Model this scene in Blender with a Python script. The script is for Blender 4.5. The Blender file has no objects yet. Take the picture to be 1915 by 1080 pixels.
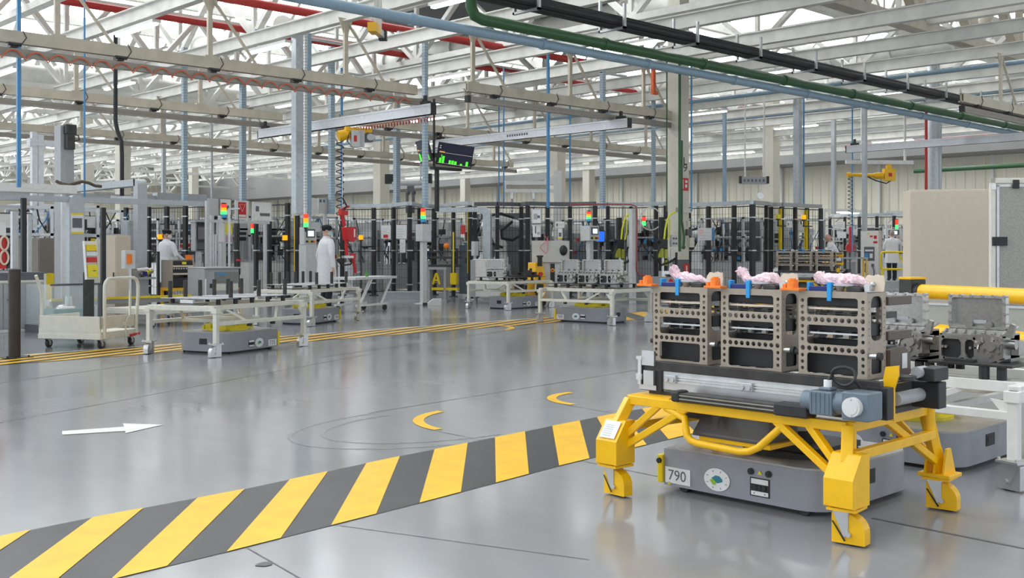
import bpy, math, random
from mathutils import Vector, Matrix
PI = math.pi
sc = bpy.context.scene
col = sc.collection

# ------------------------------------------------------------------ camera, world, exposure
FPX, CX, HY, CAMH = 2024.0, 957.5, 468.0, 1.25
ANG = math.atan2(3050 - CX, FPX)
SA, CA = math.sin(ANG), math.cos(ANG)
cam_d = bpy.data.cameras.new('camera'); cam = bpy.data.objects.new('camera', cam_d); col.objects.link(cam)
cam_d.sensor_width = 36.0; cam_d.lens = FPX / 1915 * 36.0
cam_d.shift_y = (HY - 540) / 1915.0
cam_d.clip_start = 0.1; cam_d.clip_end = 400
cam.location = (0, 0, CAMH); cam.rotation_euler = (PI / 2, 0, math.atan2(SA, CA) - PI / 2)
sc.camera = cam
# view direction is (CA, SA) in world x, y
cam.rotation_euler = (PI / 2, 0, math.atan2(SA, CA) - PI / 2)
sc.view_settings.view_transform = 'Standard'; sc.view_settings.look = 'None'
sc.view_settings.gamma = 1.0; sc.view_settings.use_curve_mapping = False
sc.view_settings.exposure = 0.28
w = bpy.data.worlds.new('sky'); sc.world = w; w.use_nodes = True
w.node_tree.nodes['Background'].inputs[0].default_value = (0.85, 0.93, 1.0, 1)
w.node_tree.nodes['Background'].inputs[1].default_value = 1.2
SKYLIGHT = 5.0
TUBE = 5.0

def P(px, d):
    r = (px - CX) / FPX * d
    return (SA * r + CA * d, -CA * r + SA * d)
def Zp(py, d): return CAMH - (py - HY) * d / FPX
def at(px, py, z=0.0): return P(px, FPX * (CAMH - z) / (py - HY))

# ------------------------------------------------------------------ materials
MATS = {}
def mat(name, c, rough=0.5, metal=0.0, var=0.06, scale=14.0, bump=0.0, emit=None, es=0.0, alpha=1.0, trans=0.0, coat=0.0):
    m = bpy.data.materials.new(name); m.use_nodes = True
    nt = m.node_tree; b = nt.nodes['Principled BSDF']
    b.inputs['Base Color'].default_value = (*c, 1); b.inputs['Roughness'].default_value = rough; b.inputs['Metallic'].default_value = metal
    if coat: b.inputs['Coat Weight'].default_value = coat
    if var > 0:
        tc = nt.nodes.new('ShaderNodeTexCoord'); n = nt.nodes.new('ShaderNodeTexNoise'); n.inputs['Scale'].default_value = scale; n.inputs['Detail'].default_value = 3
        mr = nt.nodes.new('ShaderNodeMapRange'); mr.inputs[1].default_value = .3; mr.inputs[2].default_value = .7
        mr.inputs[3].default_value = 1 - var; mr.inputs[4].default_value = 1 + var
        mx = nt.nodes.new('ShaderNodeVectorMath'); mx.operation = 'SCALE'; mx.inputs[0].default_value = c
        nt.links.new(tc.outputs['Object'], n.inputs['Vector']); nt.links.new(n.outputs['Fac'], mr.inputs[0])
        nt.links.new(mr.outputs[0], mx.inputs['Scale']); nt.links.new(mx.outputs[0], b.inputs['Base Color'])
        if bump:
            bp = nt.nodes.new('ShaderNodeBump'); bp.inputs['Strength'].default_value = bump; bp.inputs['Distance'].default_value = .02
            nt.links.new(n.outputs['Fac'], bp.inputs['Height']); nt.links.new(bp.outputs[0], b.inputs['Normal'])
    if emit:
        b.inputs['Emission Color'].default_value = (*emit, 1); b.inputs['Emission Strength'].default_value = es
    if trans: b.inputs['Transmission Weight'].default_value = trans; b.inputs['IOR'].default_value = 1.45
    if alpha < 1: b.inputs['Alpha'].default_value = alpha
    MATS[name] = m
    return m
white = mat('white_paint', (.78, .77, .74), .45)
cream = mat('cream_paint', (.72, .68, .58), .42)
tcream = mat('trolley_cream', (.74, .72, .63), .4)
steelw = mat('truss_white', (.76, .75, .70), .5, var=.1, scale=3)
girder = mat('girder_cream', (.62, .56, .45), .5, var=.1, scale=4)
alu = mat('anodised_aluminium', (.56, .57, .58), .35, .75, var=.08)
alud = mat('aluminium_rail', (.33, .30, .26), .4, .5)
jibw = mat('bridge_white', (.74, .76, .80), .4, .1)
black = mat('black_paint', (.02, .02, .022), .5, var=.2)
blackm = mat('black_metal', (.045, .042, .04), .42, .3, var=.25)
rubber = mat('rubber', (.03, .03, .03), .7)
dgrey = mat('dark_grey', (.13, .135, .15), .5)
mgrey = mat('machine_grey', (.40, .41, .42), .5)
lgrey = mat('light_grey', (.62, .63, .63), .5)
agvg = mat('vehicle_grey', (.30, .31, .345), .38, .1, var=.05, coat=.3)
agvtop = mat('vehicle_top', (.42, .41, .40), .3, .2)
beige = mat('beige_cabinet', (.66, .57, .46), .5, var=.03)
yellow = mat('yellow_paint', (.93, .51, .0), .38, var=.05, coat=.1)
lyellow = mat('lemon_yellow', (.85, .70, .02), .4)
safety = mat('safety_yellow', (.85, .62, .0), .35)
steel = mat('steel_plate', (.40, .34, .275), .45, .3, var=.06, scale=30)
steel2 = mat('bright_steel', (.70, .70, .68), .25, .9)
cast = mat('cast_aluminium', (.40, .385, .37), .33, .8, var=.12, scale=50, bump=.0)
castr = mat('cast_rim', (.55, .54, .52), .3, .8, var=.1, scale=40)
zinc = mat('zinc_plate', (.60, .60, .60), .3, .85)
motorb = mat('motor_blue_grey', (.15, .19, .23), .4, .2)
ghood = mat('hood_grey', (.07, .066, .066), .45)
orange = mat('orange_plastic', (.95, .22, .01), .4)
blue = mat('blue_plastic', (.02, .33, .75), .4)
navy = mat('navy_plastic', (.006, .02, .16), .4)
red = mat('red_paint', (.62, .02, .02), .4)
redp = mat('red_pipe', (.50, .035, .03), .45)
green = mat('green_pipe', (.045, .13, .05), .4)
bluep = mat('blue_pipe', (.30, .43, .54), .4)
bluec = mat('blue_conduit', (.08, .28, .55), .4)
galv = mat('galvanised', (.50, .54, .57), .4, .5, var=.1)
duct = mat('cable_duct', (.44, .47, .49), .45, .3)
pink = mat('pink_film', (.86, .62, .66), .2, var=.18, scale=60, bump=.25)
bone = mat('bone_plastic', (.76, .63, .50), .5)
paper = mat('paper', (.80, .80, .80), .7)
floory = mat('floor_yellow', (.90, .50, .0), .35, var=.08, scale=6)
floork = mat('floor_black', (.03, .03, .032), .3, var=.2, scale=5)
for m_ in (floory, floork): m_.node_tree.nodes['Principled BSDF'].inputs['Specular IOR Level'].default_value = .16
floorw = mat('floor_white', (.78, .76, .72), .35, var=.06)
coat_m = mat('white_coat', (.78, .78, .80), .85, bump=.15, scale=25)
skin_m = mat('skin', (.62, .36, .26), .55)
cap_m = mat('black_cap', (.012, .012, .015), .8)
hair_m = mat('grey_hair', (.35, .30, .26), .8)
trous = mat('dark_trousers', (.02, .022, .03), .8)
maskm = mat('mask_pale_blue', (.50, .68, .76), .8)
maskw = mat('mask_white', (.82, .84, .85), .8)
teal = mat('teal_tote', (.22, .42, .40), .4)
brownb = mat('bollard_brown_black', (.035, .026, .02), .45, var=.3, scale=5)
brown = mat('dark_brown', (.10, .07, .05), .45)
purplec = mat('pale_film_grey', (.55, .54, .56), .4)
hiviz = mat('hose_yellow', (.78, .80, .02), .4)
lime = mat('lime_guard', (.42, .46, .03), .4)
def emis(name, c, s, base=None):
    return mat(name, base or c, .4, var=0.02, emit=c, es=s)
e_sky = emis('skylight_pane', (.93, .97, 1.0), SKYLIGHT)
e_tube = emis('tube_glow', (1.0, .98, .94), TUBE)
e_green = emis('green_lamp', (.05, .9, .15), 1.6)
e_red = emis('red_lamp', (.9, .05, .02), .7)
e_amber = emis('amber_lamp', (1.0, .35, .0), .9)
e_blue = emis('blue_lamp', (.03, .25, .5), .25)
e_bar = emis('screen_green', (.08, .75, .03), .9)
e_screen = mat('screen_dark', (.012, .014, .028), .2, var=.02, emit=(.02, .022, .045), es=.5)
e_line = emis('screen_line', (.7, .6, .5), .5)
e_bscreen = emis('screen_blue', (.01, .12, .75), .9)
e_lcd = emis('panel_display', (.70, .82, .86), .8)
glass = mat('clear_panel', (.85, .92, .92), .05, var=.02, alpha=.22)
frost = mat('frosted_panel', (.36, .34, .31), .35, var=.22, scale=120)

# wall: corrugated cream sheet, ribs in the material bump
def corr(name, c, axis, period):
    m = mat(name, c, .5, var=.04, scale=1.0); nt = m.node_tree; b = nt.nodes['Principled BSDF']
    return m
wallm = mat('wall_sheet', (.80, .76, .63), .5, var=.05, scale=.6)
# floor: epoxy coating, soft sheen
floorm = mat('floor_epoxy', (.30, .305, .31), .2, var=.0)
nt = floorm.node_tree; b = nt.nodes['Principled BSDF']
tc = nt.nodes.new('ShaderNodeTexCoord')
def noise(scale, detail, lo, hi, mapping=None):
    n = nt.nodes.new('ShaderNodeTexNoise'); n.inputs['Scale'].default_value = scale; n.inputs['Detail'].default_value = detail
    if mapping:
        mp = nt.nodes.new('ShaderNodeMapping'); mp.inputs['Scale'].default_value = mapping; nt.links.new(tc.outputs['Object'], mp.inputs['Vector']); nt.links.new(mp.outputs[0], n.inputs['Vector'])
    else: nt.links.new(tc.outputs['Object'], n.inputs['Vector'])
    r = nt.nodes.new('ShaderNodeMapRange'); r.inputs[1].default_value = .3; r.inputs[2].default_value = .7; r.inputs[3].default_value = lo; r.inputs[4].default_value = hi
    nt.links.new(n.outputs['Fac'], r.inputs[0]); return n, r
n1, r1 = noise(.6, 4, .92, 1.06); n2, r2 = noise(7, 5, .97, 1.03, (1, .25, 1)); n3, r3 = noise(.7, 2, .12, .20)
mul = nt.nodes.new('ShaderNodeMath'); mul.operation = 'MULTIPLY'; nt.links.new(r1.outputs[0], mul.inputs[0]); nt.links.new(r2.outputs[0], mul.inputs[1])
vs = nt.nodes.new('ShaderNodeVectorMath'); vs.operation = 'SCALE'; vs.inputs[0].default_value = (.255, .26, .268)
nt.links.new(mul.outputs[0], vs.inputs['Scale']); nt.links.new(vs.outputs[0], b.inputs['Base Color']); nt.links.new(r3.outputs[0], b.inputs['Roughness'])
n4, r4 = noise(1.3, 1, 0, 1)
bp = nt.nodes.new('ShaderNodeBump'); bp.inputs["Strength"].default_value = .05; bp.inputs["Distance"].default_value = .01
nt.links.new(n4.outputs['Fac'], bp.inputs['Height']); nt.links.new(bp.outputs[0], b.inputs['Normal'])
b.inputs['Specular IOR Level'].default_value = .5

# ------------------------------------------------------------------ mesh builder
class MB:
    def __init__(s): s.v = []; s.f = []; s.mi = []; s.sm = []
    def add(s, vs, fs, m=0, smooth=False, M=None):
        o = len(s.v)
        s.v += [tuple(M @ Vector(p)) if M else tuple(p) for p in vs]
        for f in fs: s.f.append([i + o for i in f]); s.mi.append(m); s.sm.append(smooth)
        return s
    def box(s, c, d, rz=0, m=0, M=None):
        hx, hy, hz = d[0] / 2, d[1] / 2, d[2] / 2
        vs = [(x, y, z) for x in (-hx, hx) for y in (-hy, hy) for z in (-hz, hz)]
        R = Matrix.Translation(c) @ (Matrix.Rotation(rz, 4, 'Z') if not M else M)
        return s.add(vs, [(0, 1, 3, 2), (4, 6, 7, 5), (0, 4, 5, 1), (2, 3, 7, 6), (0, 2, 6, 4), (1, 5, 7, 3)], m, M=R)
    def bb(s, a, b, m=0):
        return s.box([(a[i] + b[i]) / 2 for i in range(3)], [abs(b[i] - a[i]) for i in range(3)], m=m)
    def bar(s, p, q, w, h=None, m=0):
        p, q = Vector(p), Vector(q); h = h or w; d = q - p; L = d.length
        if L < 1e-6: return s
        d.normalize(); up = Vector((0, 0, 1)) if abs(d.z) < .98 else Vector((0, 1, 0))
        x = d.cross(up).normalized(); y = x.cross(d)
        M = Matrix((x, d, y)).transposed().to_4x4()
        return s.box((p + q) / 2, (w, L, h), m=m, M=M)
    def cyl(s, p, q, r, n=14, m=0, r2=None, caps=True):
        p, q = Vector(p), Vector(q); d = (q - p).normalized(); r2 = r if r2 is None else r2
        up = Vector((0, 0, 1)) if abs(d.z) < .98 else Vector((1, 0, 0))
        x = d.cross(up).normalized(); y = x.cross(d); vs = []
        for k in range(n):
            a = 2 * PI * k / n; e = math.cos(a) * x + math.sin(a) * y; vs += [p + e * r, q + e * r2]
        s.add(vs, [(2 * k, 2 * k + 1, (2 * k + 3) % (2 * n), (2 * k + 2) % (2 * n)) for k in range(n)], m, True)
        if caps:
            s.add([vs[2 * k] for k in range(n)], [list(range(n))], m); s.add([vs[2 * k + 1] for k in range(n)], [list(range(n))[::-1]], m)
        return s
    def tube(s, pts, r, n=8, m=0, closed=False, caps=True):
        pts = [Vector(p) for p in pts]; k = len(pts); rings = []; px = None
        rr = r if isinstance(r, (list, tuple)) else [r] * k
        for i, p in enumerate(pts):
            a = pts[(i - 1) % k] if closed or i > 0 else p; b2 = pts[(i + 1) % k] if closed or i < k - 1 else p
            d = (b2 - a).normalized()
            if px is None:
                up = Vector((0, 0, 1)) if abs(d.z) < .95 else Vector((1, 0, 0)); px = d.cross(up).normalized()
            px = (px - d * px.dot(d)).normalized(); py = d.cross(px)
            rings.append([p + (px * math.cos(2 * PI * j / n) + py * math.sin(2 * PI * j / n)) * rr[i] for j in range(n)])
        vs = [v for R in rings for v in R]; fs = []
        for i in range(k if closed else k - 1):
            for j in range(n):
                i2 = (i + 1) % k; j2 = (j + 1) % n; fs.append((i * n + j, i * n + j2, i2 * n + j2, i2 * n + j))
        s.add(vs, fs, m, True)
        if caps and not closed: s.add(rings[0], [list(range(n))[::-1]], m); s.add(rings[-1], [list(range(n))], m)
        return s
    def sph(s, c, r, nu=14, nv=8, m=0, M=None):
        r = (r, r, r) if not isinstance(r, (tuple, list)) else r; vs = []; fs = []
        for i in range(nv + 1):
            t = PI * i / nv
            for j in range(nu):
                a = 2 * PI * j / nu; vs.append((r[0] * math.sin(t) * math.cos(a), r[1] * math.sin(t) * math.sin(a), r[2] * math.cos(t)))
        for i in range(nv):
            for j in range(nu): fs.append((i * nu + j, (i + 1) * nu + j, (i + 1) * nu + (j + 1) % nu, i * nu + (j + 1) % nu))
        T = Matrix.Translation(c) @ M if M else Matrix.Translation(c)
        return s.add(vs, fs, m, True, T)
    def prism(s, poly, vec, m=0, smooth=False):
        n = len(poly); poly = [Vector(p) for p in poly]; vec = Vector(vec)
        vs = poly + [p + vec for p in poly]
        s.add(vs, [list(range(n))[::-1], [n + i for i in range(n)]], m)
        return s.add(vs, [(i, (i + 1) % n, n + (i + 1) % n, n + i) for i in range(n)], m, smooth)
    def rbox(s, c, d, r, m=0, n=5, corners=(1, 1, 1, 1)):
        # box with rounded vertical edges
        hx, hy, hz = d[0] / 2, d[1] / 2, d[2] / 2; pl = []
        for k, (sx_, sy_) in enumerate(((1, 1), (-1, 1), (-1, -1), (1, -1))):
            rr = r * corners[k]
            if rr <= 0: pl.append((c[0] + sx_ * hx, c[1] + sy_ * hy, c[2] - hz)); continue
            for i in range(n + 1):
                a = k * PI / 2 + PI / 2 * i / n
                pl.append((c[0] + sx_ * (hx - rr) + rr * math.cos(a), c[1] + sy_ * (hy - rr) + rr * math.sin(a), c[2] - hz))
        return s.prism(pl, (0, 0, d[2]), m, True)
    def loft(s, rings, n=16, m=0, cap=True):
        # rings: (centre, rx, ry, axis u, axis v)
        vs = []
        for (c, rx, ry, u, v) in rings:
            c, u, v = Vector(c), Vector(u), Vector(v)
            for j in range(n):
                a = 2 * PI * j / n; vs.append(c + u * rx * math.cos(a) + v * ry * math.sin(a))
        k = len(rings); fs = [(i * n + j, i * n + (j + 1) % n, (i + 1) * n + (j + 1) % n, (i + 1) * n + j) for i in range(k - 1) for j in range(n)]
        s.add(vs, fs, m, True)
        if cap: s.add(vs[:n], [list(range(n))[::-1]], m); s.add(vs[-n:], [list(range(n))], m)
        return s
    def build(s, name, mats, parent=None, loc=None, rz=0, bevel=0):
        me = bpy.data.meshes.new(name); me.from_pydata(s.v, [], s.f)
        for mm in (mats if isinstance(mats, (list, tuple)) else [mats]): me.materials.append(mm)
        me.polygons.foreach_set('material_index', s.mi); me.polygons.foreach_set('use_smooth', s.sm); me.update()
        o = bpy.data.objects.new(name, me); col.objects.link(o)
        if parent: o.parent = parent
        if loc: o.location = loc
        if rz: o.rotation_euler = (0, 0, rz)
        if bevel:
            bv = o.modifiers.new('bevel', 'BEVEL'); bv.width = bevel; bv.segments = 2; bv.limit_method = 'ANGLE'; bv.angle_limit = .7
        return o
def arc(c, r, a0, a1, n, plane='xz'):
    out = []
    for i in range(n + 1):
        a = a0 + (a1 - a0) * i / n; x, y = r * math.cos(a), r * math.sin(a)
        out.append((c[0] + x, c[1], c[2] + y) if plane == 'xz' else (c[0], c[1] + x, c[2] + y) if plane == 'yz' else (c[0] + x, c[1] + y, c[2]))
    return out
def plate(outer, holes, th):
    # flat plate in local x-z, front face at y=-th/2, with true holes
    cu = bpy.data.curves.new('plate', 'CURVE'); cu.dimensions = '2D'; cu.fill_mode = 'BOTH'; cu.extrude = th / 2
    for pl in [outer] + holes:
        sp = cu.splines.new('POLY'); sp.points.add(len(pl) - 1); sp.use_cyclic_u = True
        for p_, q_ in zip(sp.points, pl): p_.co = (q_[0], q_[1], 0, 1)
    o = bpy.data.objects.new('plate', cu); col.objects.link(o); bpy.context.view_layer.update()
    me = o.to_mesh(); R = Matrix.Rotation(PI / 2, 4, 'X')
    vs = [tuple(R @ v.co) for v in me.vertices]; fs = [list(p_.vertices) for p_ in me.polygons]
    o.to_mesh_clear(); bpy.data.objects.remove(o); bpy.data.curves.remove(cu)
    return vs, fs
def circ(x, z, r, n=12): return [(x + r * math.cos(2 * PI * k / n), z + r * math.sin(2 * PI * k / n)) for k in range(n)]
def rrect(x0, z0, x1, z1, r, n=3):
    out = []
    for k, (x, z) in enumerate(((x1 - r, z1 - r), (x0 + r, z1 - r), (x0 + r, z0 + r), (x1 - r, z0 + r))):
        for i in range(n + 1):
            a = k * PI / 2 + PI / 2 * i / n; out.append((x + r * math.cos(a), z + r * math.sin(a)))
    return out
def text(s, size, m, parent, loc, name='lettering', rx=PI / 2, rz=0, align='CENTER'):
    cu = bpy.data.curves.new('txt', 'FONT'); cu.body = s; cu.size = size; cu.align_x = align; cu.align_y = 'CENTER'; cu.extrude = .0004; cu.resolution_u = 3
    o = bpy.data.objects.new('txt', cu); col.objects.link(o); bpy.context.view_layer.update()
    me = bpy.data.meshes.new_from_object(o); bpy.data.objects.remove(o); bpy.data.curves.remove(cu)
    t = bpy.data.objects.new(name, me); col.objects.link(t); me.materials.clear(); me.materials.append(m)
    t.parent = parent; t.location = loc; t.rotation_euler = (rx, 0, rz); return t
def thing(name, label, cat, loc=(0, 0, 0), rz=0, group=None):
    o = bpy.data.objects.new(name, None); col.objects.link(o); o.empty_display_size = .1
    o.location = loc if len(loc) == 3 else (*loc, 0); o.rotation_euler = (0, 0, rz); o['label'] = label; o['category'] = cat
    if group: o['group'] = group
    return o
def tag(o, label, cat, group=None):
    o['label'] = label; o['category'] = cat
    if group: o['group'] = group
    return o
def struct(name, mb, m):
    o = mb.build(name, m); o['kind'] = 'structure'; return o
def copy_tree(o, loc=None, rz=None, label=None, parent=None):
    c = o.copy(); col.objects.link(c)
    if parent: c.parent = parent
    for ch in [x for x in bpy.data.objects if x.parent == o]: copy_tree(ch, parent=c)
    if loc is not None: c.location = loc if len(loc) == 3 else (*loc, 0)
    if rz is not None: c.rotation_euler = (0, 0, rz)
    if label: c['label'] = label
    return c
RZF = -PI / 2      # local x runs along world -Y, front faces world -X

# ------------------------------------------------------------------ the hall: floor, walls, roof, columns
XW, YW = 54.7, 100.0
struct('floor', MB().bb((-8, -12, -.2), (XW, YW, 0)), floorm)
def sheet_wall(name, a, b, ztop, n):
    mb = MB(); a, b = Vector(a), Vector(b); d = b - a; L = d.length; u = d.normalized(); nrm = Vector((u.y, -u.x, 0))
    prof = [(0, 0), (.62, 0), (.72, .045), (.9, .045)]; per = L / n; vs = []
    for i in range(n):
        for t, h in prof: vs.append(a + u * (i + t) * per - nrm * h)
    vs.append(b); k = len(vs)
    mb.add(vs + [v + Vector((0, 0, ztop)) for v in vs], [(i, i + 1, k + i + 1, k + i) for i in range(k - 1)])
    return struct(name, mb, wallm)
sheet_wall('wall_back', (XW, -12, 0), (XW, YW, 0), 10, 220)
sheet_wall('wall_left', (XW, YW, 0), (-8, YW, 0), 10, 120)
struct('trim_1', MB().bb((XW - .12, -12, 3.05), (XW - .03, YW, 3.17)), white)
mb = MB()
for y in range(-8, 100, 6): mb.bb((XW - .2, y, 0), (XW - .04, y + .13, 7))
struct('trim_2', mb, white)
# roof: folded strips running along X with glazed strips between them
ceil_m = mat('roof_deck', (.27, .265, .26), .6, var=.06, scale=.5)
mb = MB(); PER = 5.0; ny = 0
y = -12.0
while y < YW:
    mb.add([(-8, y, 9.4), (XW, y, 9.4), (XW, y + 3.7, 10.6), (-8, y + 3.7, 10.6)], [(0, 1, 2, 3)])
    ny += 1
    struct('window_%d' % ny, MB().add([(-8, y + 3.7, 10.6), (XW, y + 3.7, 10.6), (XW, y + 5, 9.4), (-8, y + 5, 9.4)], [(0, 1, 2, 3)]), e_sky)
    y += PER
mb.bb((52.4, -12, 6.0), (XW, YW, 6.2)); mb.bb((52.2, -12, 6.0), (52.4, YW, 9.6))
struct('ceiling', mb, ceil_m)
# vertical ribs of the roof glazing, one object
mb = MB(); y = -12.0
while y < YW:
    x = -6
    while x < XW: mb.bar((x, y + 3.7, 10.58), (x, y + 5, 9.38), .12, .1); x += 3
    mb.bar((-8, y + 5, 9.3), (XW, y + 5, 9.3), .25, .3); y += PER
struct('trim_3', mb, steelw)

# columns
def column(x, y, h=9.2, w=.42):
    mb = MB(); mb.bb((x - w / 2, y - w / 2, 1.02), (x + w / 2, y + w / 2, h)); mb.bb((x - w / 2 - .004, y - w / 2 - .004, 0), (x + w / 2 + .004, y + w / 2 + .004, 1.02), 1)
    mb.bb((x - w / 2 - .02, y - w / 2 - .02, h - 2.2), (x + w / 2 + .02, y + w / 2 + .02, h - 2.1))
    return struct('column', mb, [cream, dgrey])
L9 = P(1268.5, 27.4)
column(*L9, w=.38)
for (px, d) in ((713, 47), (1042, 46), (1442, 44), (1101, 62), (230, 48), (163, 60), (362, 75), (870, 75), (560, 62)): column(*P(px, d), w=.5)
gcol = P(1746, 37)
mbg = MB().cyl((*gcol, 0), (*gcol, 9.2), .2, 16); o = struct('column', mbg, galv)

# ------------------------------------------------------------------ roof steel
def truss(a, b, zb, zt, n, w=.13, verticals=True, m=steelw):
    mb = MB(); a, b = Vector((*a, 0)), Vector((*b, 0))
    mb.bar((a.x, a.y, zb), (b.x, b.y, zb), w * 1.5, w); mb.bar((a.x, a.y, zt), (b.x, b.y, zt), w * 1.5, w)
    for i in range(n):
        p, q, r = a.lerp(b, i / n), a.lerp(b, (i + .5) / n), a.lerp(b, (i + 1) / n)
        mb.bar((p.x, p.y, zt), (q.x, q.y, zb), w, w * .8); mb.bar((q.x, q.y, zb), (r.x, r.y, zt), w, w * .8)
        if verticals: mb.bar((q.x, q.y, zb), (q.x, q.y, zt), w * .7, w * .7)
        u = (b - a).normalized() * .32
        mb.prism([(q.x - u.x, q.y - u.y, zb + .05), (q.x + u.x, q.y + u.y, zb + .05), (q.x + u.x * .5, q.y + u.y * .5, zb + .4), (q.x - u.x * .5, q.y - u.y * .5, zb + .4)], (.015, .015, 0))
    return struct('roof_truss', mb, m)
for X in (4, 9.5, 15, 20.5, 26, 31.5, 37, 42.5): truss((X, -10), (X, 98), 6.9, 8.6, 26, w=.16)
truss((-7, 16.9), (45, 16.9), 8.5, 10.0, 24, w=.2)
for Y in (7.5, 27, 33, 39, 46, 54, 64, 76, 88): truss((-7, Y), (45, Y), 6.15 if Y > 20 else 8.6, 7.5 if Y > 20 else 9.9, 22, w=.15)
truss((9, 12.2), (52, 12.2), 6.75, 8.3, 14, w=.24, m=mat('truss_tan', (.52, .47, .39), .5, var=.1, scale=3))
struct('ceiling', MB().bb((20, 20, 8.62), (28, 29, 8.75)), mat('soffit_grey', (.16, .165, .18), .6))
struct('ceiling', MB().bb((14, 9, 8.75), (24, 14.5, 8.85)), MATS['soffit_grey'])
# channel beams along Y that carry the crane rails
def ibeam(mb, a, b, h=.2, w=.11, t=.02, m=0):
    a, b = Vector(a), Vector(b); u = Vector((0, 0, h / 2 - t / 2))
    mb.bar(a, b, t, h, m); mb.bar(a + u, b + u, w, t, m); mb.bar(a - u, b - u, w, t, m)
BX = [7.0, 9.75, 12.75, 15.2, 18.2, 20.85, 23.6, 26.2, 29.0, 31.8, 34.6, 38, 42, 46]
for X in BX:
    mb = MB(); ibeam(mb, (X, 6, 6.0), (X, 60 if X > 12 else 45, 6.0), .30, .17, .025)
    struct('ceiling_beam', mb, steelw)
# crane rails: girder with hangers, and the suspended aluminium rail below
def crane_rail(Y, x0, x1, posts, label, far=False):
    t = thing('crane_rail', label, 'crane rail', ((x0 + x1) / 2, Y, 4.66)); hl = (x1 - x0) / 2; c = (x0 + x1) / 2
    g = MB(); ibeam(g, (-hl, 0, 0), (hl, 0, 0), .2, .12, .03); g.bb((-hl, -.075, -.1), (hl, -.055, .1)); g.build('girder', girder, t)
    a = MB().bb((-hl + .1, -.05, -.31), (hl + .15, .05, -.18)); a.bb((-hl + .1, -.056, -.25), (hl + .15, -.05, -.235), 0); a.build('aluminium_rail', alud, t)
    MB().bb((-hl + .02, -.055, -.315), (-hl + .1, .055, -.175)).bb((hl + .15, -.055, -.315), (hl + .2, .055, -.175)).build('end_cap', black, t)
    x = x0 + .8
    while x < x1:
        hb = MB(); q = x - c; hb.bb((q - .06, -.07, -.17), (q + .06, .07, -.1)); hb.bb((q - .02, -.03, -.2), (q + .02, .03, -.1)); hb.cyl((q - .1, -.08, -.12), (q + .1, -.08, -.12), .03, 8)
        hb.tube([(q + .1, -.08, -.12), (q + .18, -.09, 0), (q + .12, -.08, .12)], .008, 5)
        hb.build('hanger_clamp', blackm, t); x += 1.75
    for X in posts:
        if x0 - .2 < X < x1 + .2:
            h = MB(); q = X - c; h.bb((q - .045, -.03, .1), (q + .045, .03, 1.25)); h.bar((q + .02, 0, 1.22), (q + .95, 0, .1), .05, .04)
            h.prism([(q - .18, -.012, 1.26), (q + .18, -.012, 1.26), (q + .05, -.012, .95), (q - .05, -.012, .95)], (0, .024, 0))
            h.bb((q - .12, -.07, .1), (q + .12, .07, .13)); h.build('hanger_post', girder, t)
    return t
crane_rail(18.0, 2.0, 14.55, BX, 'cream crane rail with red coiled hose along it, nearest at upper left')
crane_rail(24.0, 2.0, 15.0, BX, 'cream crane rail second from the camera at upper left, behind the coiled hose')
crane_rail(16.9, 15.0, 22.1, BX, 'cream crane rail ending at the column marked L9')
crane_rail(23.4, 15.4, 30, BX, 'cream crane rail behind the one that ends at the L9 column')
crane_rail(31, 6, 30, BX, 'far cream crane rail beyond the hanging monitors')
crane_rail(10.4, 24, 40, BX, 'cream crane rail at the upper right beyond the black cable bundle')
# red coil hose along the first rail
pts = []
x = 2.5
while x < 14.3:
    for k in range(6):
        a = k / 6.0; pts.append((x + .36 * a, 17.93, 4.42 - .14 * abs(math.sin(PI * a)) ** .7 * -1 - .12))
    x += .36
hose = []
for i, p in enumerate(pts): hose.append((p[0], p[1] - .02, p[2]))
tag(MB().tube(hose, .011, 5).build('coiled_hose', mat('red_hose', (.75, .13, .04), .4)), 'red coiled air hose slung along the cream crane rail', 'hose')
# crane bridges
def bridge(x, y0, y1, z, label, dz=0, logo=False):
    t = thing('crane_bridge', label, 'crane bridge', (x, (y0 + y1) / 2, z)); h = abs(y1 - y0) / 2
    MB().bb((-.06, -h, -.11), (.06, h, .11)).bb((-.07, -h, .07), (.07, h, .11)).bb((-.07, -h, -.11), (.07, h, -.09)).build('beam', jibw, t)
    MB().bb((-.065, -h - .03, -.115), (.065, -h, .115)).bb((-.065, h, -.115), (.065, h + .03, .115)).build('end_cap', black, t)
    for q in (-h + .25, h - .25): MB().bb((-.05, q - .12, .11), (.05, q + .12, .18)).bb((-.03, q - .03, .11), (.03, q + .03, .3)).build('trolley_clamp', blackm, t)
    if logo:
        for k in range(9): MB().bb((-.063, .55 - k * .09, -.03), (-.0605, .49 - k * .09, .03)).build('lettering', dgrey, t)
    return t
bridge(14.45, 17.3, 24.1, 4.19, 'white crane bridge ending over the yellow hoist at left')
bridge(19.7, 16.4, 23.5, 4.25, 'white crane bridge beside the L9 column above the hanging monitors', logo=True)
bridge(31, 9.5, 17, 4.4, 'white crane bridge at the upper right before the back wall')
# red spiral along bridge 1
pts = [(14.62 + .03 * math.cos(k * 1.1), 17.5 + k * .018, 4.02 + .05 * math.sin(k * 1.1)) for k in range(190)]
tag(MB().tube(pts, .009, 4).build('spiral_hose', redp), 'red spiral hose strung beside the white bridge over the yellow hoist', 'hose')

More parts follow.
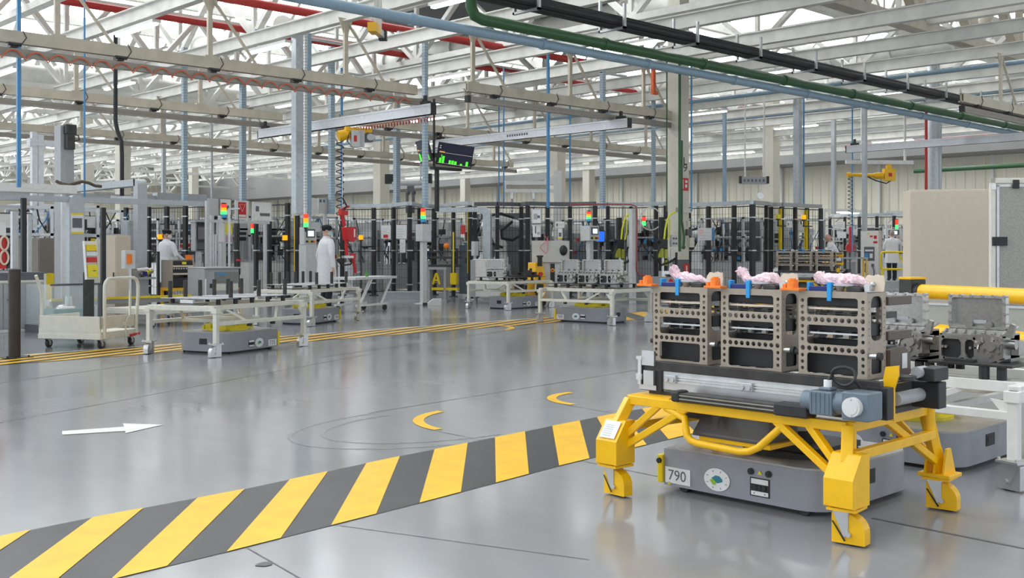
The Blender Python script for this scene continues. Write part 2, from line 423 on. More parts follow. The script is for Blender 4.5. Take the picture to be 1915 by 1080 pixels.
# ------------------------------------------------------------------ pipes under the roof
def pipe(name, label, pts, r, m, cat='pipe', n=10, collars=0):
    t = thing(name, label, cat, pts[0]); o0 = Vector(pts[0])
    q = [Vector(p) - o0 for p in pts]
    MB().tube(q, r, n).build('pipe_run', m, t)
    if collars:
        a, b = q[-2], q[-1]
        for k in range(1, collars): c = a.lerp(b, k / collars); u = (b - a).normalized() * .05; MB().cyl(c - u, c + u, r * 1.22, n).build('pipe_collar', m, t)
    return t
pipe('green_pipe', 'dark green pipe running under the roof beside the black cable bundle', [(12.2, 13.6, 5.85), (12.2, 13.6, 5.35), (12.28, 13.6, 5.22), (12.45, 13.6, 5.18), (44, 13.6, 5.18)], .10, green, collars=10)
pipe('blue_pipe', 'pale blue pipe directly below the dark green pipe', [(2, 13.68, 4.98), (44, 13.68, 4.98)], .085, bluep, collars=14)
t = thing('cable_tray', 'black cable bundle on brackets crossing the hall below the roof', 'cable tray', (10, 12.9, 5.35))
for q in ((0, 0, .07), (.14, .03, .07), (-.14, .04, .06), (.06, .12, .06), (-.07, .13, .05)): MB().tube([(-8, q[0], q[1]), (34, q[0], q[1])], q[2], 8).build('cable', black, t)
for k in range(18):
    x = -6 + k * 2.2; MB().bb((x, -.3, -.1), (x + .06, .32, -.06)).bb((x, -.3, -.1), (x + .06, -.26, .35)).bb((x, .28, -.1), (x + .06, .32, .49)).build('bracket', alu, t)
for i, (a, b, r, m, lb) in enumerate([
    ((6, 26, 7.2), (40, 26.0, 7.2), .09, redp, 'red sprinkler pipe above the middle of the hall'),
    ((2, 21.5, 6.8), (24, 21.5, 6.8), .1, redp, 'red sprinkler main at the top left above the crane rail'),
    ((24, 8, 7.4), (24, 44, 7.4), .07, redp, 'red pipe crossing the hall behind the L9 column'),
    ((30, 6, 6.2), (30, 24, 6.2), .06, redp, 'thin red pipe at the upper right'),
    ((40, 12, 5.4), (40, 22, 5.4), .08, redp, 'red pipe low at the right beside the grey column'),
    ((3, 30, 6.6), (40, 30, 6.6), .05, green, 'thin green pipe above the far crane rail'),
    ((28, 4, 6.3), (28, 40, 6.3), .06, green, 'green pipe crossing at upper right'),
    ((46, -4, 4.75), (46, 22, 4.75), .1, green, 'green pipe low across the corrugated back wall'),
    ((10.5, 8, 6.3), (10.5, 50, 6.3), .05, bluep, 'thin blue pipe along the upper left beams'),
    ((16.3, 8, 6.35), (16.3, 50, 6.35), .055, bluep, 'thin blue pipe beside the middle beams'),
    ((21.6, 8, 6.2), (21.6, 40, 6.2), .05, bluep, 'thin blue pipe over the L9 column'),
    ((27, 6, 5.8), (27, 40, 5.8), .06, bluep, 'blue pipe crossing at the upper right'),
    ((33, 4, 6.0), (33, 40, 6.0), .06, bluep, 'far blue pipe crossing at the upper right')]):
    pipe('overhead_pipe', lb, [a, b], r, m)
for i, (a, b, r, lb) in enumerate([((17.6, 28, 7.9), (17.6, 58, 7.9), .38, 'large round white air duct above the middle of the hall'),
    ((23.6, 9, 7.9), (23.6, 52, 7.9), .4, 'large round white air duct at the upper right'),
    ((6, 36, 6.9), (38, 36, 6.9), .35, 'long white air duct across the far bays'),
    ((34, 4, 7.9), (34, 30, 7.9), .35, 'far round white air duct at the upper right')]):
    t = pipe('air_duct', lb, [a, b], r, steelw, 'duct', 18, 12)
# drops: conduits hanging from the roof to the machines
def drop(px, d, ytop, ybot, m, r, lb, sq=False, clips=False):
    x, y = P(px, d); z0, z1 = Zp(ybot, d), 6.3
    t = thing('cable_drop', lb, 'conduit', (x, y, z0)); h = z1 - z0
    (MB().bb((-r, -r, 0), (r, r, h)) if sq else MB().cyl((0, 0, 0), (0, 0, h), r, 8)).build('conduit', m, t)
    if clips:
        mb = MB(); k = .15
        while k < h: mb.bb((-r * 1.06, -r * 1.06, k), (r * 1.06, r * 1.06, k + .03)); k += .07
        mb.build('clip', galv, t)
    nb = min(BX, key=lambda q: abs(q - x)) - x
    MB().bb((min(0, nb) - .06, -.04, 6.15 - z0), (max(0, nb) + .06, .04, 6.2 - z0)).build('support_arm', galv, t); return t
for a in [(35, 18, 60, 350, bluec, .03, 'dark blue cable drop at the far left above the lifting columns', True),
    (158, 20, 150, 372, bluec, .018, 'thin blue drop right of the tall motor column'),
    (345, 27, 120, 378, bluep, .055, 'blue and white perforated drop above the guarded cell at left', True, True),
    (454, 30, 285, 380, bluep, .07, 'bent blue drop above the white signboards', True, True),
    (396, 36.8, 285, 380, galv, .04, 'slim grey drop above the test cell at left'),
    (306, 36, 305, 380, galv, .06, 'grey drop left of the blue perforated drop', True),
    (556, 25, 180, 400, galv, .10, 'wide galvanised cable riser in the middle left', True),
    (571, 24.6, 180, 400, white, .03, 'white conduit with red cable beside the galvanised riser', True, True),
    (577, 25.2, 180, 405, bluep, .05, 'blue conduit against the galvanised riser', True),
    (620, 27, 245, 400, bluep, .06, 'pale blue drop left of the coiled balancer cable', True, True),
    (639, 30, 245, 400, bluec, .035, 'blue drop just behind the coiled balancer cable'),
    (795, 25, 200, 388, bluep, .05, 'pale blue perforated drop in front of the hanging monitors', True, True),
    (742, 35, 320, 388, bluep, .08, 'blue drop behind the white column', True, True),
    (942, 30, 215, 390, bluec, .02, 'thin blue drop left of the white lifting beam'),
    (933, 33, 215, 390, bluec, .02, 'thinnest blue drop above the white robot'),
    (1025, 26, 190, 388, bluec, .028, 'strong blue drop right of the white lifting beam', True),
    (1127, 30, 235, 390, bluep, .06, 'blue drop above the touch panel cabinet', True, True),
    (1066, 33, 240, 390, bluec, .025, 'thin blue drop above the blue screen'),
    (1222, 34, 250, 390, bluep, .05, 'pale drop left of the L9 column', True, True),
    (1247, 26.8, 110, 395, green, .018, 'thin green conduit down the left side of the L9 column'),
    (1293, 27, 130, 395, bluec, .022, 'blue conduit right of the L9 column'),
    (1355, 36, 230, 385, bluep, .05, 'pale blue drop over the right guarded cell', True),
    (1492, 34, 255, 385, galv, .1, 'bright square drop over the right end of the guarded cell', True, True),
    (1503, 34.5, 255, 385, bluec, .03, 'blue drop beside the bright square drop'),
    (1559, 40, 300, 400, galv, .07, 'grey drop left of the yellow hoist arm', True),
    (1594, 36, 205, 470, bluec, .025, 'blue drop down to the white electrical cabinet'),
    (1617, 31.5, 190, 432, galv, .055, 'grey conduit rising from the white electrical cabinet', True),
    (1732, 36, 225, 356, redp, .05, 'red standpipe left of the round grey column'),
    (1756, 38, 225, 356, galv, .1, 'grey riser right of the round grey column'),
    (1271, 26.9, 110, 470, green, .035, 'green conduit down the front of the L9 column')]: drop(*a)
pass
# lights under the roof
def tube_light(x, y, z, rz, lb, L=1.5, g=None):
    t = thing('tube_light', lb, 'light', (x, y, z), rz, g)
    MB().bb((-L / 2, -.09, .02), (L / 2, .09, .08)).build('housing', white, t)
    MB().bb((-L / 2 + .03, -.05, -.02), (L / 2 - .03, .05, .02)).build('diffuser', e_tube, t)
    MB().cyl((-L * .4, 0, .08), (-L * .4, 0, .155), .006, 5).cyl((L * .4, 0, .08), (L * .4, 0, .155), .006, 5).build('suspension', galv, t)
    return t
for X in (9.75, 12.75, 18.2, 23.6, 29.0, 34.6, 42):
    for Y in (14.4, 21, 28.5, 35, 43, 52):
        tube_light(X, Y, 5.70, PI / 2, 'white suspended fluorescent light under the roof beams', 1.8, 'suspended tube lights')

# ------------------------------------------------------------------ floor markings
def ipoly(a, b, t): return (a[0] + (b[0] - a[0]) * t, a[1] + (b[1] - a[1]) * t)
# near hazard band: black base and yellow slanted stripes, measured on the floor
up = [at(*p) for p in ((-120, 1030), (0, 1003), (160, 970), (455, 915), (748, 853), (980, 807), (1160, 771), (1300, 748))]
lo = [at(*p) for p in ((-420, 1235), (-249, 1194), (-82, 1154), (64, 1119), (200, 1086), (425, 1032), (622, 982), (787, 940), (927, 903), (1050, 870), (1290, 812))]
def Z(p, z): return (p[0], p[1], z)
hb = MB()
uL = [(-1.2, 4.80)] + up[1:] + [(9.5, 5.62)]; lL = [(-1.2, 3.72)] + lo + [(9.5, 4.72)]
hb.add([Z(p, .002) for p in lL] + [Z(p, .002) for p in uL[::-1]], [list(range(len(lL) + len(uL)))], 0)
def on(poly, x):
    for a, b in zip(poly, poly[1:]):
        if a[0] <= x <= b[0]: return Z((x, a[1] + (b[1] - a[1]) * (x - a[0]) / (b[0] - a[0])), .004)
    return Z((x, poly[-1][1]), .004)
# stripe edges measured in the photo: (upper left, upper right, lower left, lower right) in pixels
st = [((-25, 1008), (62, 993), (-420, 1235), (-249, 1194)), ((175, 968), (272, 951), (-82, 1154), (64, 1119)), ((370, 931), (456, 914), (200, 1081), (310, 1058)),
      ((537, 895), (611, 881), (423, 1032), (526, 1007)), ((684, 866), (748, 853), (620, 983), (706, 962)), ((812, 840), (870, 827), (786, 941), (861, 920)),
      ((927, 818), (978, 806), (928, 903), (992, 887)), ((1030, 796), (1076, 785), (1050, 872), (1106, 858)), ((1118, 780), (1160, 770), (1154, 846), (1206, 831)), ((1205, 765), (1246, 756), (1240, 820), (1292, 808))]
for ul, ur, ll, lr in st:
    a, b, c_, d_ = at(*ul)[0], at(*ur)[0], at(*ll)[0], at(*lr)[0]
    hb.add([on(lL, c_), on(lL, d_), on(uL, b), on(uL, a)], [(0, 1, 2, 3)], 1)
tag(hb.build('hazard_band', [floork, floory]), 'wide black and yellow striped floor band crossing the foreground', 'floor marking')
# far hazard band with long shallow stripes and a white edge line
fb = MB(); A0, A1 = Vector((2.0, 12.2, .002)), Vector((14.6, 13.05, .002)); n_ = Vector((-.07, 1, 0)).normalized(); wd = .95
fb.add([A0, A1, A1 + n_ * wd, A0 + n_ * wd], [(0, 1, 2, 3)], 0)
u_ = (A1 - A0).normalized()
L_ = (A1 - A0).length
for k in range(-4, 16):
    s0 = k * .85
    def lim(s_, t_):
        s_ = s_ + 3.0 * t_; return A0 + u_ * min(L_, max(0, s_)) + n_ * wd * t_
    q = []
    t0 = min(1, max(0, -s0 / 3.0)); t1 = min(1, max(0, (L_ - s0 - .4) / 3.0))
    if t1 <= t0: continue
    q = [lim(s0, t0), lim(s0 + .4, t0), lim(s0 + .4, t1), lim(s0, t1)]
    fb.add([Vector((p.x, p.y, .004)) for p in q], [(0, 1, 2, 3)], 1)
fb.add([A0 + n_ * wd + Vector((0, 0, .001)), A1 + n_ * wd + Vector((0, 0, .001)), A1 + n_ * (wd + .06) + Vector((0, 0, .001)), A0 + n_ * (wd + .06) + Vector((0, 0, .001))], [(0, 1, 2, 3)], 2)
tag(fb.build('hazard_band', [floork, floory, floorw]), 'black and yellow striped floor band in front of the white carts at left', 'floor marking')
fb2 = MB(); B0, B1 = Vector((14.6, 12.4, .002)), Vector((24, 13.6, .002))
fb2.add([B0, B1, B1 + n_ * 1.3, B0 + n_ * 1.3], [(0, 1, 2, 3)], 0)
for k in range(9):
    q = [B0 + (B1 - B0) * (k / 9), B0 + (B1 - B0) * (k / 9 + .06), B0 + (B1 - B0) * (k / 9 + .06) + n_ * 1.3 + u_ * 1.2, B0 + (B1 - B0) * (k / 9) + n_ * 1.3 + u_ * 1.2]
    fb2.add([Vector((p.x, p.y, .004)) for p in q], [(0, 1, 2, 3)], 1)
tag(fb2.build('hazard_band', [floork, floory]), 'striped floor band behind the cart with three castings', 'floor marking')
ar = [(116, 806), (116, 813), (234, 806), (235, 810), (306, 794), (230, 792), (232, 798)]
mb = MB(); mb.add([Z(at(*p), .003) for p in ar], [list(range(7))]); tag(mb.build('floor_arrow', floorw), 'white painted arrow on the grey floor at left', 'floor marking')
def arcmark(pa_, pb_, pc_, wd, lb):
    (ax, ay), (bx, by), (cx_, cy_) = at(*pa_), at(*pb_), at(*pc_)
    D = 2 * (ax * (by - cy_) + bx * (cy_ - ay) + cx_ * (ay - by)); A_, B_, C_ = ax * ax + ay * ay, bx * bx + by * by, cx_ * cx_ + cy_ * cy_
    ux, uy = (A_ * (by - cy_) + B_ * (cy_ - ay) + C_ * (ay - by)) / D, (A_ * (cx_ - bx) + B_ * (ax - cx_) + C_ * (bx - ax)) / D
    r = math.hypot(ax - ux, ay - uy); t0, tm, t1 = (math.atan2(p[1] - uy, p[0] - ux) for p in ((ax, ay), (bx, by), (cx_, cy_)))
    while tm - t0 > PI: tm -= 2 * PI
    while t0 - tm > PI: tm += 2 * PI
    while t1 - tm > PI: t1 -= 2 * PI
    while tm - t1 > PI: t1 += 2 * PI
    mb = MB(); n = 18; vs = []
    for i in range(n + 1):
        a = t0 + (t1 - t0) * i / n; vs += [(ux + r * math.cos(a), uy + r * math.sin(a), .003), (ux + (r - wd) * math.cos(a), uy + (r - wd) * math.sin(a), .003)]
    mb.add(vs, [(2 * i, 2 * i + 1, 2 * i + 3, 2 * i + 2) for i in range(n)]); tag(mb.build('floor_arc', floory), lb, 'floor marking')
arcmark((818, 768), (772, 787), (812, 804), .08, 'yellow curved floor line just beyond the striped band')
arcmark((1062, 733), (1023, 743), (1066, 757), .08, 'second yellow curved floor line, nearer the yellow cart')
arcmark((925, 607), (963, 613), (950, 617), .09, 'small far yellow curved floor line near the cart of castings')
# joints, cracks and tyre marks in the coating
jm = mat('joint_dark', (.11, .11, .11), .5); tm = mat('tyre_mark', (.20, .205, .21), .3)
def strip(pts, wd, z=.0015):
    mb = MB(); vs = []; pts = [Vector((*p, z)) for p in pts]
    for i, p in enumerate(pts):
        d = (pts[min(i + 1, len(pts) - 1)] - pts[max(i - 1, 0)]).normalized(); nn = Vector((-d.y, d.x, 0)) * wd / 2; vs += [p + nn, p - nn]
    mb.add(vs, [(2 * i, 2 * i + 1, 2 * i + 3, 2 * i + 2) for i in range(len(pts) - 1)]); return mb
kk = 4
for px0, px1, wd in (((0, 790), (700, 660), .018), ((0, 716), (350, 668), .02), ((0, 1000), (1915, 1000), 0), ((690, 772), (1200, 690), .02), ((800, 802), (1300, 905), .014), ((1630, 968), (1915, 1025), .035), ((1060, 757), (1250, 790), .012), ((350, 960), (560, 1080), .012), ((560, 972), (1100, 1046), .01), ((600, 668), (1210, 580), .016)):
    if wd: o = strip([at(*px0), at(*px1)], wd * .6).build('trim_%d' % kk, jm); o['kind'] = 'structure'; kk += 1
for (a, b, r) in ((at(830, 792), 1.25, 1.0), (at(830, 792), .85, .8)):
    pts = [(a[0] + r * math.cos(t_ * .1) * 1.2, a[1] + r * math.sin(t_ * .1) * .75) for t_ in range(16, 48)]
    o = strip(pts, .025, .0012).build('trim_%d' % kk, tm); o['kind'] = 'structure'; kk += 1

# ------------------------------------------------------------------ shared parts: casters and guided vehicles
def caster_parts(t, x, y, m, rz=0, s=1.0, zt=.155, big=True):
    # swivel caster with side fenders; zt is the height of the mounting plate
    g = MB(); R = Matrix.Translation((x, y, 0)) @ Matrix.Rotation(rz, 4, 'Z')
    f = MB()
    if big:
        pl = [(.09, -.03, .008), (.09, -.03, .06)] + [(.09 - .0 + .0 - .085 * (1 - math.cos(a)) , -.03, .06 + .075 * math.sin(a)) for a in [i * PI / 14 for i in range(1, 8)]] + [(-.055, -.03, .135), (-.055, -.03, .008)]
        f.prism([R @ Vector((p[0], p[1], p[2])) for p in pl], R.to_3x3() @ Vector((0, .06, 0)))
        fo = f.build('fender', m, t, bevel=.003)
        g.prism([R @ Vector(p) for p in ((-.05, -.036, .145), (.02, -.036, .145), (.02, -.036, .05), (.0, -.036, .035))], R.to_3x3() @ Vector((0, .072, 0)), 0)
        g.cyl(R @ Vector((.022, -.045, .05)), R @ Vector((.022, .045, .05)), .012, 10)
        g.cyl(R @ Vector((-.015, 0, .06)), R @ Vector((-.015, 0, zt)), .028, 12)
        wl = MB().cyl(R @ Vector((.03, -.022, .05)), R @ Vector((.03, .022, .05)), .05, 16); wl.build('wheel', rubber, t)
        q = MB().prism([R @ Vector(p) for p in ((-.052, -.0365, .1), (-.045, -.0365, .1), (.01, -.0365, .022), (.003, -.0365, .018))], R.to_3x3() @ Vector((0, -.0015, 0))); q.build('slot', black, t)
    g.build('fork', zinc, t, bevel=.002)
    p = MB().box((x, y, zt), (.13, .13, .012), rz, 0)
    for a, b2 in ((-1, -1), (1, -1), (-1, 1), (1, 1)): v = R @ Vector((a * .052, b2 * .052, zt)); p.cyl(v, v + Vector((0, 0, .02)), .009, 6)
    p.build('mounting_plate', m, t)
def agv(label, loc, rz, number=None, dark=False, near=False, numside=-1, yell=True, sz=(.92, .62, .205), group=None):
    t = thing('guided_vehicle', label, 'guided vehicle', loc, rz, group); L, W, Hh = sz; z0 = .025
    b = MB().rbox((0, 0, z0 + (Hh - z0) / 2), (L, W, Hh - z0), .15, corners=(1, 1, 1, 1) if numside == 0 else ((1, 0, 0, 1) if numside < 0 else (0, 1, 1, 0)))
    b.build('body', agvg, t, bevel=.006)
    MB().rbox((0, 0, Hh + .004), (L - .01, W - .01, .012), .145).build('top_plate', agvtop, t)
    MB().rbox((0, 0, .02), (L - .08, W - .08, .04), .12).build('chassis', black, t)
    e = numside * (L / 2 + .015)
    MB().bb((e - .018, -W / 2 - .012, .035), (e + .018, W / 2 - .01, Hh - .035)).build('bumper', safety, t, bevel=.006)
    if near: MB().cyl((e, -W / 2 + .008, .15), (e, -W / 2 - .024, .15), .014, 14).build('sensor_ring', black, t)
    yf = -W / 2 - .001
    cx_ = numside * (L / 2 - .1)
    if number:
        n_ = MB().bb((cx_ - .085, yf - .003, .04), (cx_ + .075, yf, .122)); n_.build('number_plate', paper, t)
        text(number, .078, dgrey, t, (cx_ - .008, yf - .004, .08), 'number')
    # oval emblem: white disc, dark ticks, teal and green figure
    lx = numside * .13
    em = MB(); M_ = Matrix.Rotation(PI / 2, 4, 'X')
    disc = [(lx + .078 * math.cos(a), yf - .002, .1 + .057 * math.sin(a)) for a in [2 * PI * i / 24 for i in range(24)]]
    em.prism(disc, (0, -.0015, 0), 0)
    em.prism([(lx + p[0] * 1.25, yf - .0035, .1 + p[1] * 1.25) for p in ((-.026, .004), (-.006, .017), (.012, .016), (.027, .004), (.027, -.006), (.002, -.014))], (0, -.001, 0), 1)
    em.prism([(lx + p[0] * 1.25, yf - .0045, .1 + p[1] * 1.25) for p in ((-.034, -.004), (-.02, .002), (-.004, -.008), (-.004, -.02), (-.018, -.022))], (0, -.001, 0), 2)
    for k in range(8):
        a = PI / 8 + k * PI / 4; em.bar((lx + .055 * math.cos(a), yf - .004, .1 + .040 * math.sin(a)), (lx + .066 * math.cos(a), yf - .004, .1 + .048 * math.sin(a)), .004, .002, 3)
    em.build('emblem', [paper, mat('emblem_teal_%s' % (number or 'x'), (.03, .22, .28), .5), mat('emblem_green_%s' % (number or 'x'), (.30, .50, .03), .5), dgrey], t)
    # service panel
    px_ = -numside * .12 if near else -numside * .02
    sp = MB().bb((px_ - .055, yf - .003, .055), (px_ + .055, yf, .145), 0).bb((px_ - .048, yf - .0045, .115), (px_ + .048, yf - .002, .14), 1).bb((px_ - .048, yf - .0045, .06), (px_ + .048, yf - .002, .08), 1)
    for k in (-.025, .0, .025): sp.cyl((px_ + k, yf - .002, .098), (px_ + k, yf - .010, .098), .012, 10, 2)
    for k in (-.03, .03): sp.cyl((px_ + k, yf - .003, .07), (px_ + k, yf - .006, .07), .003, 6, 0)
    sp.build('service_panel', [black, paper, rubber], t)
    if near:
        for k in (-.05, .05): MB().cyl((px_ + k, yf, .172), (px_ + k, yf - .01, .172), .016, 16).cyl((px_ + k, yf - .01, .172), (px_ + k, yf - .013, .172), .008, 10).build('button', black, t)
        MB().prism([(px_ - .012, yf - .001, .162), (px_ + .012, yf - .001, .162), (px_, yf - .001, .183)], (0, -.002, 0)).build('warning_sticker', lyellow, t)
        MB().prism([(-.44 if numside < 0 else .42, yf - .001, .03), (-.42 if numside < 0 else .44, yf - .001, .03), (-.43 if numside < 0 else .43, yf - .001, .047)], (0, -.002, 0)).build('warning_sticker', lyellow, t)
    ex = -numside * L / 2
    s_ = MB().bb((ex - .004, -.1, .11), (ex + .004, .02, .18)).bb((ex - .006, -.08, .13), (ex + .006, -.03, .165)); s_.build('control_socket', black, t)
    for a, b2 in ((-1, -1), (1, -1), (-1, 1), (1, 1)): MB().cyl((a * (L / 2 - .12), b2 * (W / 2 - .03) - .015, .03), (a * (L / 2 - .12), b2 * (W / 2 - .03) + .015, .03), .03, 12).build('wheel', rubber, t)
    if yell:
        y_ = MB(); n = 20; vs = []
        ring = [( .27 * math.cos(2 * PI * i / n), .24 * math.sin(2 * PI * i / n)) for i in range(n)]
        y_.prism([(p[0], p[1], Hh + .01) for p in ring], (0, 0, .02))
        for k in range(4):
            a = k * PI / 2 + PI / 4; y_.box((.2 * math.cos(a), .17 * math.sin(a), Hh + .055), (.19, .10, .075), 0 if k % 2 else 0)
        y_.bb((-.26, -.19, Hh + .02), (.26, -.16, Hh + .07)).bb((-.26, .16, Hh + .02), (.26, .19, Hh + .07))
        y_.build('lift_cradle', lyellow, t, bevel=.008)
        MB().cyl((0, 0, Hh + .01), (0, 0, Hh + .09), .09, 16).build('lift_column', blackm, t)
    else:
        MB().cyl((.08, -.02, Hh + .008), (.08, -.02, Hh + .03), .29, 32).build('turntable', rubber, t)
        MB().bb((-.16, -.2, Hh + .03), (.3, .2, Hh + .06)).cyl((.08, -.02, Hh + .03), (.08, -.02, Hh + .12), .1, 16).build('lift_base', black, t)
    return t

# ------------------------------------------------------------------ yellow cart with its roller rail (built once, copied far away)
def yellow_cart(label, loc, rz, near=True):
    t = thing('yellow_cart', label, 'cart', loc, rz)
    fx, fy, fz = .61, .37, .485
    f = MB(); T_ = .045
    for y in (-fy, fy): f.bb((-fx, y - .0225, fz - .0225), (fx, y + .0225, fz + .0225))
    for x in (-fx, -.12, .16, fx): f.bb((x - .0225, -fy, fz - .0225), (x + .0225, fy, fz + .0225))
    f.prism([(-fx, -fy, fz + .0225), (-fx + .25, -fy, fz + .0225), (-fx + .12, fy, fz + .0225), (-fx, fy, fz + .0225)], (0, 0, .006))
    f.cyl((fx - .005, -fy + .03, fz - .10), (fx - .005, -fy + .03, fz + .02), .026, 14).cyl((fx + .02, fy, fz - .10), (fx + .02, fy, fz + .02), .026, 14)
    f.build('frame', yellow, t, bevel=.004)
    # lower ties
    MB().bar((.65, -.40, .37), (.64, .38, .37), .04).build('tie_bar', yellow, t, bevel=.003); MB().bar((-.66, -.40, .34), (-.45, .36, .37), .04).build('tie_bar', yellow, t, bevel=.003); MB().bar((-.1, fy, fz), (-.45, fy, .37), .035).build('tie_bar', yellow, t, bevel=.003)
    for sx_ in (-1, 1):
        for sy_ in (-1, 1):
            x, y = sx_ * .645, sy_ * .445
            lg = MB()
            lg.bar((sx_ * fx, sy_ * fy, fz), (x, y, .34 if sy_ < 0 else .18), .05, .05)
            lg.build('leg', yellow, t, bevel=.004)
            if sy_ < 0:
                h = MB(); w_ = .068
                prof = [(-.075, .165), (.07, .165), (.07, .385), (.0, .385), (-.075, .285)]
                h.prism([(x - w_, y + p[0], p[1]) for p in prof], (2 * w_, 0, 0))
                hh = h.build('caster_housing', yellow, t, bevel=.005)
                if sx_ < 0:
                    a_, b_ = Vector((x, y - .0765, .287)), Vector((x, y - .0065, .383)); d_ = (b_ - a_)
                    q = [a_ + d_ * .12 + Vector((-.05, -.003, .001)), a_ + d_ * .12 + Vector((.05, -.003, .001)), a_ + d_ * .95 + Vector((.05, -.003, .001)), a_ + d_ * .95 + Vector((-.05, -.003, .001))]
                    lb_ = MB().prism(q, (0, -.001, .001)); lb_.build('label_sheet', paper, hh)
                    for k in range(6): c0 = a_ + d_ * (.25 + k * .1); MB().prism([c0 + Vector((-.035, -.006, .001)), c0 + Vector((.02, -.006, .001)), c0 + d_ * .03 + Vector((.02, -.006, .001)), c0 + d_ * .03 + Vector((-.035, -.006, .001))], (0, -.0005, .0005)).build('lettering', lgrey, hh)
                for dx in (.19, .36): MB().bar((sx_ * (fx - dx), -fy, fz - .01), (x - sx_ * .04, y + .03, .36 - dx * .3), .034, .034).build('brace', yellow, t, bevel=.004)
            else:
                g = MB().bb((x - .08, y - .07, .162), (x + .08, y + .07, .18))
                for q in (-.045, .0, .045): g.prism([(x + q - .005, y - .065, .18), (x + q - .005, y + .065, .18), (x + q - .005, y + .015, .30), (x + q - .005, y - .03, .30)], (.01, 0, 0))
                g.build('gusset_foot', yellow, t, bevel=.003)
                MB().bar((sx_ * (fx - .22), fy, fz), (x - sx_ * .03, y, .24), .034, .034).build('brace', yellow, t, bevel=.004)
                MB().bar((sx_ * fx, -.05, fz), (x, y - .05, .24), .034, .034).build('brace', yellow, t, bevel=.004)
            caster_parts(t, x, y, yellow, rz=0.12 if sx_ > 0 else -.08)
    # front hoop
    pts = [(-.38, -fy, fz - .02), (-.25, -fy - .02, .43), (-.235, -fy - .03, .38), (-.225, -fy - .035, .35), (-.20, -fy - .035, .328), (-.16, -fy - .035, .32), (.08, -fy - .035, .312), (.13, -fy - .035, .32), (.18, -fy - .03, .345), (.30, -fy, fz - .02)]
    MB().tube(pts, .018, 10).build('guard_hoop', yellow, t)
    ho = MB().prism([(-.19, -.33, .36), (.19, -.33, .36), (.19, -.12, .36), (.19, -.12, .46), (-.19, -.12, .46)][:0] or [(-.23, -.35, .345), (-.23, -.35, .36), (-.23, -.26, .45), (-.23, -.05, .455), (-.23, -.05, .345)], (.40, 0, 0)); ho.build('coupling_hood', ghood, t, bevel=.004)
    MB().bb((-.2, -.34, .325), (.20, -.05, .345)).build('hood_tray', yellow, t)
    MB().bb((-.50, -.1, .38), (-.36, .1, .46)).build('buffer_block', black, t)
    MB().bb((-.36, -.34, fz + .026), (-.2, -.2, fz + .03)).build('red_pad', red, t)
    MB().bb((-.64, .0, fz - .05), (-.615, .06, fz)).build('reflector', red, t)
    # roller rail carriage
    r = MB().bb((-.61, -.30, .637), (.72, -.262, .684)).bb((-.61, .27, .637), (.72, .30, .684)); r.build('side_rail', blackm, t, bevel=.003)
    MB().bb((-.60, -.302, .53), (-.46, -.285, .64)).bb((.66, -.302, .52), (.72, -.27, .66)).bb((-.60, .2, .53), (-.46, .3, .64)).bb((.66, .2, .52), (.72, .3, .66)).build('end_block', black, t, bevel=.003)
    s_ = MB().bb((-.46, -.292, .545), (.66, -.280, .636)).bb((-.46, .28, .545), (.66, .292, .636)); s_.build('side_sheet', alu, t)
    tr = MB(); 
    for z in (.585, .60, .612): tr.bb((-.44, -.302, z), (.55, -.292, z + .006))
    tr.build('guide_track', steel2, t)
    for x in (-.4, .05, .42):
        MB().bb((x - .035, -.315, .582), (x + .035, -.292, .622)).cyl((x - .018, -.315, .60), (x - .018, -.322, .60), .012, 10).cyl((x + .018, -.315, .60), (x + .018, -.322, .60), .012, 10).build('guide_block', alu, t, bevel=.003)
    tl = MB()
    for k in range(12): x = -.42 + k * .095; tl.cyl((x, -.25, .655), (x, .26, .655), .018, 10)
    tl.build('roller_bed', steel2, t)
    MB().bb((-.56, -.28, .507), (.64, .28, .53)).build('base_plate', blackm, t)
    # stop bracket at the left end
    MB().bb((-.58, -.315, .66), (-.50, -.30, .735)).bb((-.565, -.32, .56), (-.50, -.304, .635)).bb((-.60, -.31, .535), (-.49, -.303, .56)).build('stop_plate', zinc, t)
    MB().cyl((-.595, -.31, .56), (-.595, -.31, .70), .013, 10).cyl((-.595, -.31, .585), (-.595, -.31, .615), .022, 12).cyl((-.595, -.31, .69), (-.595, -.31, .705), .022, 12).build('stop_pin', steel2, t)
    # electric cylinder and gear motor in front
    a = MB().bb((-.26, -.43, .515), (.39, -.36, .555))
    a.build('drive_profile', blackm, t, bevel=.003)
    MB().bb((-.25, -.436, .525), (.28, -.43, .531)).bb((-.25, -.436, .542), (.28, -.43, .548)).build('profile_slot', alud, t)
    MB().bb((.28, -.442, .508), (.45, -.35, .565)).build('coupling', black, t, bevel=.008)
    MB().bb((-.3, -.44, .51), (-.25, -.35, .565)).build('drive_end', black, t, bevel=.012)
    m_ = MB().cyl((.42, -.40, .585), (.47, -.40, .585), .047, 20).bb((.47, -.455, .535), (.58, -.345, .64)).cyl((.58, -.40, .59), (.64, -.40, .59), .05, 20).bb((.63, -.465, .53), (.755, -.34, .65)).bb((.50, -.43, .64), (.56, -.37, .655))
    mo = m_.build('gear_motor', motorb, t, bevel=.006)
    MB().cyl((.69, -.465, .59), (.69, -.495, .59), .041, 24).cyl((.69, -.495, .59), (.69, -.498, .59), .03, 20).cyl((.69, -.496, .625), (.69, -.50, .625), .005, 8).cyl((.69, -.496, .555), (.69, -.50, .555), .005, 8).build('end_cover', mat('cover_white_%d' % random.randint(0, 9999), (.70, .70, .68), .35), mo)
    for k in range(5): MB().bb((.475 + k * .021, -.458, .545), (.483 + k * .021, -.452, .63)).build('cooling_fin', motorb, mo)
    MB().cyl((.53, -.40, .655), (.53, -.40, .685), .018, 10).build('cable_gland', paper, mo)
